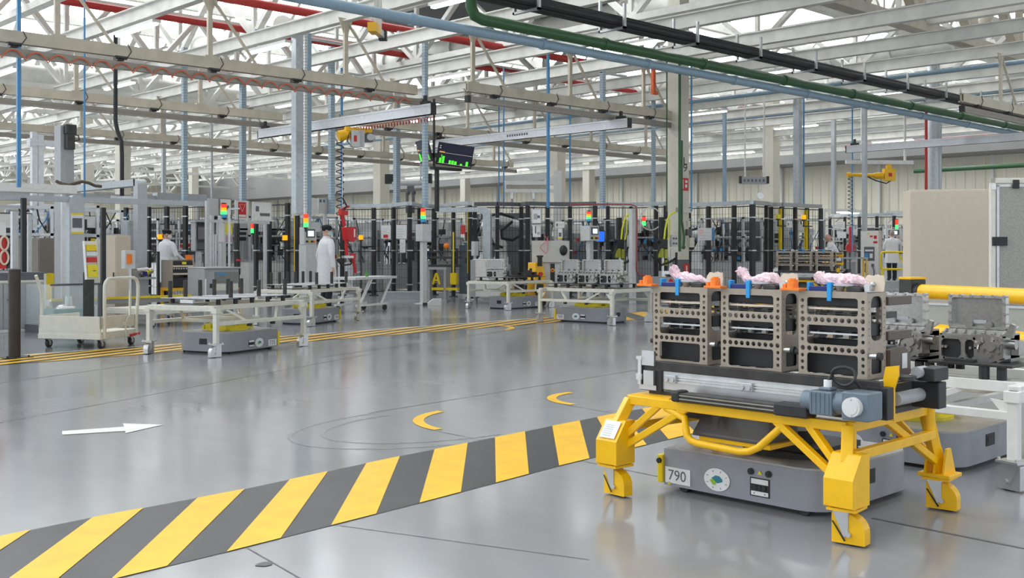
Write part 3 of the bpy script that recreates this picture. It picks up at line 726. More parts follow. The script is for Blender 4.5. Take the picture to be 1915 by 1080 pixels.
    pts = [(.53, -.40, .68)] + [(.60 + .055 * math.cos(a), -.39 + .0 + .01 * math.sin(a * 2), .705 + .04 * math.sin(a)) for a in [PI - i * .42 for i in range(24)]] + [(.66, -.36, .66)]
    MB().tube(pts, .0075, 8).build('motor_cable', black, mo)
    MB().bb((.70, -.30, .52), (.755, -.24, .66)).build('bearing_block', black, t, bevel=.004)
    # yellow lever plate and rear axle block at the right end
    lv = MB().prism([(.655, -.16, .50), (.715, -.16, .50), (.715, -.16, .64), (.735, -.16, .70), (.735, -.16, .745), (.675, -.16, .735), (.66, -.16, .66)], (0, .012, 0)); lv.build('lever_plate', yellow, t, bevel=.002)
    MB().bb((.66, .12, .53), (.79, .2, .65)).bb((.72, .05, .66), (.80, .2, .72)).build('axle_block', black, t, bevel=.005)
    MB().cyl((.70, -.12, .59), (.70, .14, .59), .03, 16).cyl((.73, .02, .70), (.73, .1, .70), .026, 14).build('axle', mgrey, t)
    MB().cyl((.70, -.05, .675), (.70, -.05, .69), .06, 20).build('guide_disc', blackm, t)
    return t
yc = yellow_cart('yellow tubular cart in the right foreground carrying three perforated steel racks', (4.68, 2.97, 0), RZF)
agv('grey guided vehicle numbered 790 under the near yellow cart', (4.97, 3.06, 0), RZF, '790', near=True, yell=False, sz=(.94, .90, .215))

# ------------------------------------------------------------------ perforated steel rack
RACK_ME = {}
def rack(label, loc, rz, tags=True):
    t = thing('perforated_rack', label, 'rack', loc, rz, None)
    W_, Hh, D_ = .345, .39, .17
    holes = [rrect(.044, .28, .30, .36, .012), rrect(.044, .145, .30, .233, .012), rrect(.044, .01, .30, .103, .012)]
    for i in range(10): x = .022 + i * (W_ - .044) / 9; holes += [circ(x, .258, .0115), circ(x, .124, .0115)]
    for z in (.345, .315, .288, .225, .195, .165, .09, .06, .03): holes += [circ(.02, z, .0085), circ(W_ - .02, z, .0085)]
    if 'f' not in RACK_ME:
        vs, fs = plate([(0, 0), (W_, 0), (W_, Hh), (0, Hh)], holes, .006); m_ = MB().add(vs, fs); o = m_.build('front_plate', steel); RACK_ME['f'] = o.data; bpy.data.objects.remove(o)
        sh = [rrect(.03, .17, D_ - .035, .37, .035, 5)] + [circ(.014, z * .03 + .015, .004, 6) for z in range(12)] + [circ(D_ - .016, z * .03 + .015, .004, 6) for z in range(12)]
        sh += [rrect(.035, .02, D_ - .035, .10, .012)]
        vs, fs = plate([(0, 0), (D_, 0), (D_, Hh - .004), (0, Hh - .004)], sh, .006); m_ = MB().add(vs, fs); o = m_.build('side_plate', steel); RACK_ME['s'] = o.data; bpy.data.objects.remove(o)
    def inst(k, nm, loc_, r=0):
        o = bpy.data.objects.new(nm, RACK_ME[k]); col.objects.link(o); o.parent = t; o.location = loc_; o.rotation_euler = (0, 0, r); return o
    inst('f', 'front_plate', (0, 0, 0)); inst('s', 'side_plate', (W_ - .003, .003, 0), PI / 2); inst('s', 'side_plate', (.003, .003, 0), PI / 2)
    rp = inst('f', 'rear_plate', (0, D_, 0)); 
    MB().bb((.012, .05, .005), (W_ - .012, D_ - .01, .108)).build('lower_box', black, t, bevel=.004)
    MB().bb((.015, .06, .188), (W_ - .015, D_ - .02, .245)).bb((.015, .11, .13), (W_ - .015, D_ - .02, .165)).build('middle_box', black, t, bevel=.004)
    MB().bb((.015, .035, .318), (W_ - .015, D_ - .01, .375)).build('upper_box', black, t, bevel=.004)
    MB().bb((.01, .012, .305), (W_ - .01, .03, .314)).build('shelf_edge', bone, t)
    MB().bb((.01, .012, .192), (W_ - .01, .03, .20)).build('shelf_edge', zinc, t)
    for z in (.295, .205): 
        mb = MB()
        for x in (.09, .17, .25): mb.bb((x - .05, .02, z - .01), (x + .05, .1, z - .006)); mb.bb((x - .006, .02, z - .03), (x + .006, .09, z))
        mb.build('support_comb', blackm, t)
    MB().cyl((W_ + .002, .02, .105), (W_ + .04, .02, .105), .014, 14).build('locating_pin', steel2, t)
    MB().cyl((W_ + .04, .02, .105), (W_ + .058, .02, .105), .018, 14).build('pin_cap', rubber, t)
    MB().cyl((-.03, .02, .10), (-.002, .02, .10), .012, 12).build('locating_pin', rubber, t)
    # rear boxes and arms seen past the side
    for z in (.325, .165): MB().bb((W_ - .02, D_ + .01, z), (W_ + .01, D_ + .24, z + .04)).build('rear_arm', brown, t, bevel=.003)
    MB().prism([(W_ - .012, D_ + .01, 0), (W_ - .012, D_ + .21, 0), (W_ - .012, D_ + .21, .09), (W_ - .012, D_ + .15, .13), (W_ - .012, D_ + .01, .12)], (.03, 0, 0)).build('rear_cover', brown, t)
    MB().bb((W_ + .0195, D_ + .12, .03), (W_ + .021, D_ + .17, .10)).build('label_sheet', paper, t)
    for x in (.06, .28): 
        for z in (.1, .26): MB().bb((x - .02, D_ + .006, z), (x + .02, D_ + .2, z + .03)).build('rear_rail', blackm, t)
    # top fittings: navy holder with blue clips, light pad on a cone, steel clamp with dark block
    nv = MB().bb((.055, -.005, Hh), (.15, .05, Hh + .022)); nv.build('navy_holder', navy, t, bevel=.003)
    for q in (MB().bb((.04, .0, Hh), (.055, .04, Hh + .04)), MB().bb((.10, .05, Hh), (.12, .09, Hh + .042)), MB().bb((.15, -.008, Hh), (.172, .012, Hh + .042)).bb((.15, -.012, Hh - .045), (.172, -.004, Hh + .042))): q.build('blue_clip', blue, t, bevel=.003)
    MB().rbox((.215, .03, Hh + .03), (.10, .07, .01), .03).build('pad_plate', mat('pad_%d' % len(MATS), (.55, .54, .58), .4), t)
    MB().cyl((.205, .012, Hh + .026), (.205, .012, Hh - .025), .03, 4, r2=.004).build('cone_support', steel, t)
    MB().bb((.24, -.002, Hh), (.31, .05, Hh + .022)).build('dark_block', blackm, t, bevel=.004)
    MB().cyl((.33, .03, Hh + .02), (.33, .06, Hh + .02), .02, 12).bb((.32, .02, Hh), (.345, .1, Hh + .03)).sph((.345, .05, Hh + .035), .012, 8, 6).build('clamp', zinc, t)
    return t
def bone_guard(label, loc, rz):
    pr = [(0, 0), (.10, 0), (.105, .04), (.10, .075), (.085, .072), (.07, .078), (.05, .07), (.025, .075), (.008, .055), (.0, .025)]
    return tag(MB().prism([(p[0], 0, p[1]) for p in pr], (0, .008, 0)).build('deflector_plate', bone, None, loc, rz, .002), label, 'plate')
def cap_part(label, loc, rz, s=1.0):
    t = thing('orange_cap', label, 'cap', loc, rz)
    MB().cyl((0, 0, 0), (0, 0, .05), .028, 16, r2=.024).bb((-.05, -.03, 0), (.05, .03, .012)).bb((-.048, -.012, .012), (-.03, .012, .03)).bb((.012, -.03, .01), (.022, -.026, .04)).build('cap_body', orange, t, bevel=.003)
    MB().cyl((0, 0, .05), (0, 0, .056), .016, 12).build('cap_top', orange, t)
    return t
random.seed(4)
def bag(label, loc, rz, kind):
    # crumpled pink film bag around a part
    mb = MB(); rings = []; n = 15; r_ = random.Random(kind)
    prof = {0: [(-.10, .045, .03), (-.085, .035, .02), (-.07, .03, .022), (-.03, .03, .028), (.02, .028, .022), (.07, .022, .018), (.11, .012, .006)],
            1: [(-.11, .05, .022), (-.09, .035, .02), (-.05, .03, .016), (-.02, .03, .022), (.03, .034, .03), (.08, .034, .028), (.115, .012, .008)],
            2: [(-.12, .048, .028), (-.09, .038, .03), (-.03, .04, .03), (.03, .042, .03), (.08, .035, .028), (.12, .02, .016), (.14, .01, .005)]}[kind]
    fine = []
    for (a, b2) in zip(prof, prof[1:]):
        for k in range(4): q = k / 4; fine.append(tuple(a[i] + (b2[i] - a[i]) * q for i in range(3)))
    fine.append(prof[-1])
    vs = []; N = 18
    for i, (x, ry, rz_) in enumerate(fine):
        for j in range(N):
            a = 2 * PI * j / N; k = 1 + r_.uniform(-.16, .16); vs.append((x + r_.uniform(-.004, .004), ry * math.cos(a) * k, rz_ + rz_ * math.sin(a) * k + (0.03 * max(0, (-.07 - x) / .03) if kind < 2 else .012 * max(0, (-.09 - x) / .03))))
    fs = [(i * N + j, i * N + (j + 1) % N, (i + 1) * N + (j + 1) % N, (i + 1) * N + j) for i in range(len(fine) - 1) for j in range(N)]
    mb.add(vs, fs, 0, False); mb.add(vs[-N:], [list(range(N))], 0)
    o = mb.build('film_bag', pink, None, loc, rz); return tag(o, label, 'bag')
rk = ['left perforated steel rack on the near yellow cart', 'middle perforated steel rack on the near yellow cart', 'right perforated steel rack on the near yellow cart, above the gear motor']
for i, Y in enumerate((3.58, 3.152, 2.715)):
    rack(rk[i], (4.5, Y, .673), RZF)
    nm = ('left', 'middle', 'right')[i]
    bag(['crumpled pink film bag with a twisted end on the left rack', 'short lumpy pink film bag on the middle rack', 'long pink film bag on the right rack'][i], (4.56, Y - .19, 1.085), RZF, i)
    bone_guard('beige notched plate standing on top of the %s steel rack' % nm, (4.56, Y - .29, 1.065), RZF)
    cap_part('orange plastic cap at the left corner of the %s steel rack' % nm, (4.47, Y - .025 + .04, 1.063), RZF)

# ------------------------------------------------------------------ small white carts
def white_cart(label, loc, rz, L=1.62, W=1.05, Hh=.57, posts=5, m=None, plates=True, flip=False):
    t = thing('white_cart', label, 'cart', loc, rz); m = m or tcream; hx, hy = L / 2, W / 2
    for sx_ in (-1, 1):
        for sy_ in (-1, 1):
            x, y = sx_ * hx, sy_ * hy
            lg = MB().bb((x - .028, y - .028, .16), (x + .028, y + .028, Hh)); lg.bb((x - .04, y - .04, Hh - .06), (x + .04, y + .04, Hh)); lg.build('leg', m, t, bevel=.004)
            lg = MB().prism([(x - sx_ * .03, y - .006, Hh - .06), (x - sx_ * .12, y - .006, Hh - .05), (x - sx_ * .03, y - .006, Hh - .16)], (0, .012, 0)); lg.build('corner_gusset', m, t)
            caster_parts(t, x, y, zinc, rz=(PI if sx_ < 0 else PI) + .25 * sy_ if not flip else .2 * sy_, zt=.155)
    for sx_ in (-1, 1): MB().bb((sx_ * hx - .035, -hy, Hh - .035), (sx_ * hx + .035, hy, Hh + .025)).build('end_beam', m, t, bevel=.004)
    for y in (-hy + .16, hy - .16): MB().bb((-hx, y - .03, Hh - .03), (hx, y + .03, Hh + .03)).build('top_rail', m, t, bevel=.004)
    for y in (-hy, hy): MB().bb((-hx, y - .022, .365), (hx, y + .022, .41)).build('lower_rail', m, t, bevel=.004)
    for x in (-.28, .28): MB().bb((x - .02, -hy, .36), (x + .02, hy, .40)).build('cross_member', m, t, bevel=.004)
    for sx_ in (-1, 1): MB().bar((sx_ * (hx - .35), -hy + .16, Hh - .03), (sx_ * (hx - .55), -hy + .02, .40), .03).bar((sx_ * (hx - .35), hy - .16, Hh - .03), (sx_ * (hx - .55), hy - .02, .40), .03).build('strut', m, t)
    for x in (-.22, .22): MB().bb((x - .02, -hy - .01, .33), (x + .02, -hy + .04, .365)).build('rubber_stop', black, t)
    sp = MB()
    bl = []
    n = 5
    for k in range(n):
        x = -hx + .22 + k * (L - .44) / (n - 1)
        for y in (-hy + .16, hy - .16): MB().cyl((x, y, Hh + .03), (x, y, Hh + .10), .028, 12).build('spacer', black, t)
    if plates:
        for k in range(3):
            x = -hx + .3 + k * (L - .6) / 2; MB().bb((x - .22, -hy + .1, Hh + .10), (x + .22, hy - .1, Hh + .108)).build('deck_plate', blackm if posts == 0 else mgrey, t)
    for k in range(posts):
        x = -hx + .18 + k * (L - .36) / max(1, posts - 1)
        for y in ((-hy + .16, hy - .16) if k % 2 else (hy - .16,)): MB().cyl((x, y, Hh + .108), (x, y, Hh + .31), .026, 12).build('locating_post', blackm, t)
    MB().bb((-hx + .05, -.12, Hh + .03), (-hx + .09, .08, Hh + .09)).build('tag_plate', paper, t)
    MB().bb((-hx + .03, -hy + .2, Hh + .04), (-hx + .09, hy - .2, Hh + .05)).build('handle_bar', blackm, t)
    return t
def casting(label, loc, rz, s=1.0, gloss=True):
    # gearbox housing: ribbed lower body with two front pockets, an upright tray behind
    t = thing('gearbox_casting', label, 'casting', loc, rz); t.scale = (s, s, s)
    b = MB()
    pl, fs = plate([(-.2, 0), (.13, 0), (.2, .03), (.2, .15), (.1, .17), (-.2, .15)], [[(-.185, .025), (-.17, .012), (-.08, .012), (-.06, .035), (-.06, .11), (-.075, .13), (-.17, .13), (-.185, .11)], [(-.035, .05), (-.02, .02), (0, .012), (.02, .03), (.02, .12), (.005, .13), (-.02, .13), (-.035, .115)]], .02)
    b.add([(v[0], v[1] - .12, v[2]) for v in pl], fs)
    b.prism([(-.2, -.11, .15), (.2, -.11, .15), (.2, .12, .2), (-.2, .12, .2)], (0, 0, .012))
    b.bb((-.2, -.02, 0), (.2, .12, .17)).bb((-.205, -.11, 0), (-.19, .12, .16)).bb((.185, -.11, .02), (.2, .12, .16)).bb((-.06, -.11, .0), (-.04, 0, .14)).bb((-.2, -.11, 0), (.16, .1, .012))
    b.build('body', cast, t, bevel=.004)
    k = MB(); r_ = random.Random(7)
    for i in range(22): x, z = r_.uniform(-.19, .19), r_.choice((.01, .14, .155, .08)); k.cyl((x, -.135, z), (x, -.11, z), .009, 8)
    for i in range(9): x, z = .04 + .018 * i, r_.uniform(.03, .14); k.cyl((x, -.15 + r_.uniform(0, .02), z), (x, -.10, z), r_.uniform(.008, .022), 10)
    for i in range(8): x = r_.uniform(.03, .19); k.bar((x, -.14, r_.uniform(.02, .15)), (x + r_.uniform(-.05, .05), -.13, r_.uniform(.02, .16)), .008, .014)
    for i in range(7): x = -.18 + i * .06; k.cyl((x, -.1, .165), (x, -.06, .185), .01, 8)
    k.build('bosses', cast, t)
    MB().cyl((.13, -.16, .1), (.13, -.10, .1), .032, 16).cyl((.19, -.06, .11), (.25, -.06, .11), .03, 14).bb((.2, -.02, .04), (.25, .08, .13)).prism([(.19, -.1, .16), (.24, -.1, .15), (.255, -.1, .23), (.23, -.1, .24)], (0, .03, 0)).build('flange', cast, t, bevel=.003)
    # upright tray
    tr, fs = plate(rrect(-.2, .19, .16, .40, .015), [rrect(-.18, .205, .14, .385, .015)], .045)
    MB().add([(v[0], v[1] + .03, v[2]) for v in tr], fs).build('tray_rim', castr, t, bevel=.003)
    q = MB().bb((-.19, .042, .195), (.15, .06, .395))
    for i in range(6): x = -.19 + i * .068; q.cyl((x, .0, .395), (x, .055, .395), .011, 8); 
    for i in range(3): q.cyl((-.192, .0, .23 + i * .06), (-.192, .055, .23 + i * .06), .011, 8).cyl((.152, .0, .23 + i * .06), (.152, .055, .23 + i * .06), .011, 8)
    q.cyl((-.07, .005, .215), (-.07, .03, .215), .022, 12).cyl((.05, .005, .215), (.05, .03, .215), .022, 12)
    q.build('upright_tray', cast, t, bevel=.003)
    MB().bb((-.05, .036, .222), (.03, .042, .245)).build('core_mark', mgrey, t)
    MB().bb((-.19, -.105, .012), (.02, -.025, .135)).build('pocket', black, t)  # black fill painting the shade inside the casting's front cavities
    return t

# ------------------------------------------------------------------ right foreground: white cart, vehicle 792, castings, barrier, cabinets
wc = white_cart('white cart at the right edge carrying two bright gearbox castings', (6.28, 2.92, 0), RZF, L=1.38, W=.98, Hh=.52, posts=0, m=white, plates=False)
agv('grey guided vehicle numbered 792 under the white cart at the right edge', (6.46, 3.13, 0), RZF, '792', near=True, sz=(1.04, .92, .215))
for k, (Y, lb, px_) in enumerate(((2.56, 'bright gearbox casting nearest the right edge, on a black plate', 0), (3.02, 'bright gearbox casting half hidden behind the steel racks', 0))):
    MB().bb((-.27, -.22, 0), (.27, .25, .012)).build('x', blackm) if False else None
    pt = thing('carrier_plate', 'black carrier plate on spacers under the casting %s' % ('nearest the right edge' if k == 0 else 'half hidden by the racks'), 'plate', (6.16, Y, .55), RZF)
    MB().bb((-.27, -.24, .07), (.27, .26, .085)).build('plate', blackm, pt, bevel=.003)
    for x in (-.2, .2):
        for y in (-.2, .2): MB().cyl((x, y, 0), (x, y, .07), .026, 12).build('spacer', black, pt)
    MB().bb((-.1, -.24, .085), (.06, -.18, .10)).build('locating_block', black, pt)
    casting(lb, (6.15, Y, .635), RZF, .90)
bar_t = thing('safety_barrier', 'yellow tubular safety barrier with black posts in front of the beige cabinet', 'barrier', (6.0, 0, 0))
p0 = P(1706, 9.0); p1 = P(2160, 6.9)
bar_t.location = (*p0, 0)
dv = Vector((p1[0] - p0[0], p1[1] - p0[1], 0)); du = dv.normalized()
MB().box((0, 0, .505), (.15, .15, 1.01), math.atan2(du.y, du.x)).build('post', blackm, bar_t, bevel=.006)
MB().box((0, 0, 1.02), (.155, .155, .02), math.atan2(du.y, du.x)).build('post_cap', yellow, bar_t, bevel=.004)
MB().box(dv, (.15, .15, 1.01), math.atan2(du.y, du.x)).build('post', blackm, bar_t) if False else None
po = MB(); po.box((dv.x, dv.y, .505), (.15, .15, 1.01), math.atan2(du.y, du.x)); po.build('post', blackm, bar_t, bevel=.006)
for z in (.915, .60):
    q = du * .05
    MB().cyl((q.x, q.y, z), (dv.x - q.x, dv.y - q.y, z), .058, 24).build('rail', yellow, bar_t)
    q2 = du * .12; MB().cyl((q.x, q.y, z), (q2.x, q2.y, z), .066, 24).build('rail_collar', black, bar_t)
MB().box((0, 0, .01), (.26, .26, .02), math.atan2(du.y, du.x)).build('base_plate', blackm, bar_t)
# low grey bund behind the barrier
lb_ = thing('grey_partition', 'low greenish grey partition behind the yellow barrier', 'partition', P(1830, 10.2), .1 + PI / 2 - .2)
MB().bb((-2.2, -.02, 0), (1.2, .02, .72)).build('panel', mat('bund_grey', (.40, .40, .34), .5), lb_); MB().bb((-2.2, -.03, .72), (1.2, .03, .74)).bb((-2.2, -.03, 0), (1.2, .03, .03)).build('edge_strip', alu, lb_)
cb = thing('beige_cabinet', 'tall plain beige cabinet behind the yellow barrier', 'cabinet', P(1776, 13.0), RZF + .62)
MB().bb((-.455, 0, 0), (.455, .5, Zp(354, 13))).build('body', beige, cb, bevel=.008)
MB().bb((-.44, -.012, .08), (.44, 0, Zp(354, 13) - .02)).build('door', beige, cb, bevel=.004)
MB().bb((.456, .2, 1.5), (.462, .22, 1.56)).build('hinge', zinc, cb)
fr = thing('guard_door', 'frosted guard door in a cream tubular frame at the right edge', 'door', P(1851, 11.2), RZF + .75)
zt = Zp(333, 11.2)
MB().bb((0, -.03, 0), (.05, .03, zt)).bb((0, -.03, zt - .055), (1.1, .03, zt)).bb((1.05, -.03, 0), (1.1, .03, zt)).build('frame', tcream, fr, bevel=.006)
MB().bb((.085, -.012, .1), (1.03, .012, zt - .085)).build('pane', frost, fr)
MB().bb((.065, -.018, .1), (.09, .018, zt - .07)).bb((.065, -.018, zt - .09), (1.04, .018, zt - .065)).build('pane_edge', alu, fr)
for x, z in ((.22, zt - .06), (.01, 1.35)):
    MB().bb((x, -.055, z - .05), (x + (.06 if x > .1 else .15), -.03, z + .04)).cyl((x + .03, -.06, z - .02), (x + .03, -.055, z - .02), .012, 10).build('latch', black, fr, bevel=.004)
MB().bb((0, -.04, zt - .12), (.05, -.03, zt - .06)).build('corner_bracket', zinc, fr)

# ------------------------------------------------------------------ white carts further back, their vehicles and loads
def cart_from(corner_fl, corner_fr, L, W, **k):
    # corners on the floor: nearest leg, and the leg at the far end of the same long side
    a, b = Vector(corner_fl), Vector(corner_fr); u = (b - a).normalized(); n = Vector((-u.y, u.x)); c = a + u * L / 2 + n * W / 2
    return (c.x, c.y, 0), math.atan2(u.y, u.x)
l1, r1_ = cart_from(at(404, 668), at(567, 647), 1.66, 1.04)
white_cart('white cart with five dark posts above the guided vehicle numbered 735', l1, r1_, 1.66, 1.04, posts=6)
agv('grey guided vehicle numbered 735 under the nearest white cart at left', (l1[0] - .02, l1[1] + .0, 0), r1_, '735', numside=1, sz=(.98, .78, .25))
l2, r2_ = cart_from(at(583, 610), at(706, 594), 1.66, 1.04)
white_cart('white cart in front of the standing worker with the blue mask', l2, r2_, 1.66, 1.04, posts=6)
agv('grey guided vehicle under the white cart in front of the worker with the blue mask', (l2[0], l2[1], 0), r2_, '784', numside=1, sz=(1.0, .62, .25))
l3, r3_ = cart_from(at(1156, 607), at(1217, 600), 1.12, 1.55)
l3, r3_ = (14.23, 12.62, 0), RZF + .13
white_cart('cream cart carrying a row of three dull gearbox castings', l3, r3_, 1.5, 1.2, posts=0)
agv('grey guided vehicle under the cart with three castings', (l3[0] + .05, l3[1] + .1, 0), r3_, '789', sz=(1.12, .66, .25))
castd = cast
R3 = Matrix.Rotation(r3_, 3, 'Z')
for k, lb in enumerate(('leftmost of three dull gearbox castings in a row on the cream cart', 'middle of three dull gearbox castings on the cream cart', 'rightmost of three dull gearbox castings on the cream cart')):
    v = R3 @ Vector((-.46 + k * .46, -.1, 0)); casting(lb, (l3[0] + v.x, l3[1] + v.y, .682), r3_, 1.02)
l4, r4_ = (16.35, 16.95, 0), .12
white_cart('white cart with one casting on black plates, left of the grey metal console', l4, r4_ , 1.5, 1.1, posts=0)
agv('grey guided vehicle under the cart with a single casting', (l4[0] + .1, l4[1], 0), r4_, '788', numside=1, sz=(1.1, .62, .25))
v = P(920, 23.2); casting('single gearbox casting standing on the cart left of the grey metal console', (l4[0] - .66, l4[1] - .22, .682), r4_ - .9, .95)
for k in range(2):
    bt = thing('fixture_block', ('black fixture block in the middle of the cart with one casting', 'black fixture block at the right end of the cart with one casting')[k], 'fixture', (l4[0] + .08 + .42 * k, l4[1] - .12, .678), r4_)
    MB().bb((-.16, -.12, 0), (.16, .12, .035)).bb((-.1, -.06, .035), (-.04, .06, .14)).bb((.05, -.08, .035), (.12, .05, .1)).cyl((0, 0, .035), (0, 0, .18), .03, 10).build('block', blackm, bt, bevel=.004)
# the far copy of the yellow cart with its racks
fc = P(1512, 21.5); FR = RZF + .06
copy_tree(yc, (*fc, .17), FR, 'yellow cart with racks in the distance before the white electrical cabinet')
rt = [o for o in bpy.data.objects if o.name.startswith('perforated_rack') and o.parent is None]
for k in range(3):
    v = Matrix.Rotation(FR, 3, 'Z') @ Vector((-.61 + .43 * k, -.18, 0))
    copy_tree(rt[k], (fc[0] + v.x, fc[1] + v.y, .843), FR, ('left', 'middle', 'right')[k] + ' steel rack on the distant yellow cart')
lp = thing('lift_platform', 'low dark lift platform under the distant yellow cart', 'platform', (*fc, 0), FR); MB().bb((-.8, -.6, 0), (.8, .6, .17)).build('deck', blackm, lp)
for k, z in enumerate((.98, 1.16)):
    v = P(1540, 22.6)
    MBt = tag(MB().cyl((-.1, 0, 0), (.40, 0, 0), .045, 14).sph((.40, 0, 0), .055, 12, 8).build('yellow_roller', yellow, None, (v[0], v[1], z), RZF), ('lower', 'upper')[k] + ' yellow round-ended barrier tube behind the distant racks', 'barrier')

# ------------------------------------------------------------------ left foreground: bollard, cabinet, platform carts
bo = thing('bollard', 'dark brown steel bollard at the left edge', 'bollard', at(27, 668))
MB().cyl((0, 0, .012), (0, 0, 1.03), .068, 24).build('post', brownb, bo); MB().cyl((0, 0, 1.03), (0, 0, 1.04), .068, 24, r2=.05).build('post_cap', brownb, bo)
MB().bb((-.16, -.16, 0), (.16, .16, .012)).cyl((-.12, -.12, 0), (-.12, -.12, .03), .012, 8).cyl((.12, -.12, 0), (.12, -.12, .03), .012, 8).build('base_plate', brownb, bo)
c = at(85, 618)
kb = thing('tool_cabinet', 'grey two-door tool cabinet with a dark drawer row behind the bollard', 'cabinet', (c[0] - .60, c[1] + .25, 0), .12)
zt = Zp(511, 16.8)
MB().bb((-.75, -.28, 0), (-.71, .28, zt)).bb((.56, -.28, 0), (.60, .28, zt)).bb((-.75, -.28, .0), (.60, .28, .05)).bb((-.71, -.26, .05), (.56, .28, zt)).build('carcass', white, kb, bevel=.004)
MB().bb((-.76, -.30, zt), (.61, .29, zt + .02)).build('worktop', dgrey, kb)
MB().bb((-.70, -.285, .06), (-.09, -.26, zt - .15)).build('door', mgrey, kb, bevel=.003)
d_ = MB().bb((-.07, -.285, .06), (.55, -.26, zt - .15)).build('door', mgrey, kb, bevel=.003)
MB().cyl((.0, -.29, .5), (.0, -.31, .5), .018, 10).bb((-.01, -.315, .46), (.01, -.305, .5)).build('door_knob', black, d_)
MB().bb((-.70, -.29, zt - .135), (.55, -.262, zt - .10)).build('drawer_lip', tcream, kb); MB().bb((-.70, -.285, zt - .10), (.55, -.262, zt - .01)).build('drawer', dgrey, kb)
hs = thing('hose_station', 'red safety station with cream hose loops at the left edge', 'hose reel', P(-4, 13.6), .1)
MB().bb((-.12, 0, 0), (-.02, .1, 2.0)).build('post', tcream, hs); MB().bb((-.12, -.06, 1.02), (.08, 0, 1.42)).build('red_panel', red, hs)
for z in (1.34, 1.16): MB().tube([(.045 + .05 * math.cos(a), -.08, z + .085 * math.sin(a)) for a in [2 * PI * i / 20 for i in range(20)]], .014, 8, closed=True).build('hose_loop', bone, hs)
MB().bb((-.02, -.07, 1.44), (.07, -.05, 1.60)).build('sign', paper, hs)

def castor_simple(t, x, y, r=.05, nm='caster'):
    c_ = MB().bb((x - .03, y - .03, r * 2 + .02), (x + .03, y + .03, r * 2 + .035)); c_.prism([(x - .03, y - .028, r * 2 + .02), (x + .03, y - .028, r * 2 + .02), (x + .045, y - .028, r), (x + .015, y - .028, r)], (0, .006, 0)).prism([(x - .03, y + .022, r * 2 + .02), (x + .03, y + .022, r * 2 + .02), (x + .045, y + .022, r), (x + .015, y + .022, r)], (0, .006, 0))
    o = c_.build(nm, zinc, t); MB().cyl((x + .03, y - .02, r), (x + .03, y + .02, r), r, 18).build('wheel', rubber, o); MB().cyl((x + .03, y - .023, r), (x + .03, y + .023, r), r * .55, 14).build('hub', mgrey, o)
def platform_cart(label, loc, rz, L, W, deckz, m, handle=True, box=True):
    t = thing('platform_cart', label, 'cart', loc, rz); hx, hy = L / 2, W / 2
    MB().bb((-hx, -hy, deckz - .05), (hx, hy, deckz)).build('deck', m, t, bevel=.004)
    MB().bb((-hx, -hy - .01, deckz - .09), (hx, -hy + .03, deckz - .03)).bb((-hx, hy - .03, deckz - .09), (hx, hy + .01, deckz - .03)).bb((-hx - .01, -hy, deckz - .09), (-hx + .03, hy, deckz - .03)).build('frame', m, t, bevel=.003)
    if box:
        MB().bb((-hx, -hy, deckz), (-hx + .02, hy, deckz + .2)).bb((-hx, -hy, deckz + .04), (hx, -hy + .02, deckz + .2)).bb((-hx, hy - .02, deckz + .04), (hx, hy, deckz + .2)).build('side_board', m, t, bevel=.003)
    for x in (-hx + .08, hx - .08):
        for y in (-hy + .07, hy - .07): castor_simple(t, x, y)
    if handle:
        z1 = deckz + .68
        pts = [(-hx + .06, -hy - .015, deckz - .08), (-hx + .06, -hy - .015, z1 - .12)] + arc((-hx + .18, -hy - .015, z1 - .12), .12, PI, PI / 2, 5) + arc((hx - .14, -hy - .015, z1 - .12), .12, PI / 2, 0, 5) + [(hx - .02, -hy - .015, z1 - .25), (hx - .06, -hy - .015, deckz + .15), (hx - .06, -hy - .015, deckz - .08)]
        MB().tube(pts, .022, 10).build('handle', m, t)
        pts = [(-hx + .06, hy, deckz - .05), (-hx + .06, hy, deckz + .5), (-hx + .0, hy, deckz + .62), (-hx - .05, hy, deckz + .72)]
        MB().tube(pts, .02, 10).build('rear_post', m, t)
        MB().tube([(.1, -hy - .02, deckz - .15), (.1, -hy - .02, deckz + .1), (.14, -hy - .02, deckz + .16), (.19, -hy - .02, deckz + .18), (.19, -hy - .02, deckz + .46), (.2, -hy - .02, deckz + .52)], .013, 8).bb((.06, -hy - .05, deckz + .06), (.13, -hy, deckz + .11)).build('tow_bar', m, t)
        MB().bar((.2, -hy - .02, deckz - .08), (hx, -hy - .02, deckz - .06), .03).build('brake_lever', red, t)
    return t
pa = at(181, 652); pb = at(250, 644)
ang = math.atan2(pb[1] - pa[1], pb[0] - pa[0]) + .12
platform_cart('cream platform cart with a tall bent tube handle behind the striped band', (pa[0] + .12, pa[1] + .52, 0), ang, .80, .92, .21, tcream)
pc = platform_cart('long beige platform cart on grey casters under the test station', (*at(300, 606), 0), .25, 1.35, 1.1, .30, tcream, handle=False, box=False)

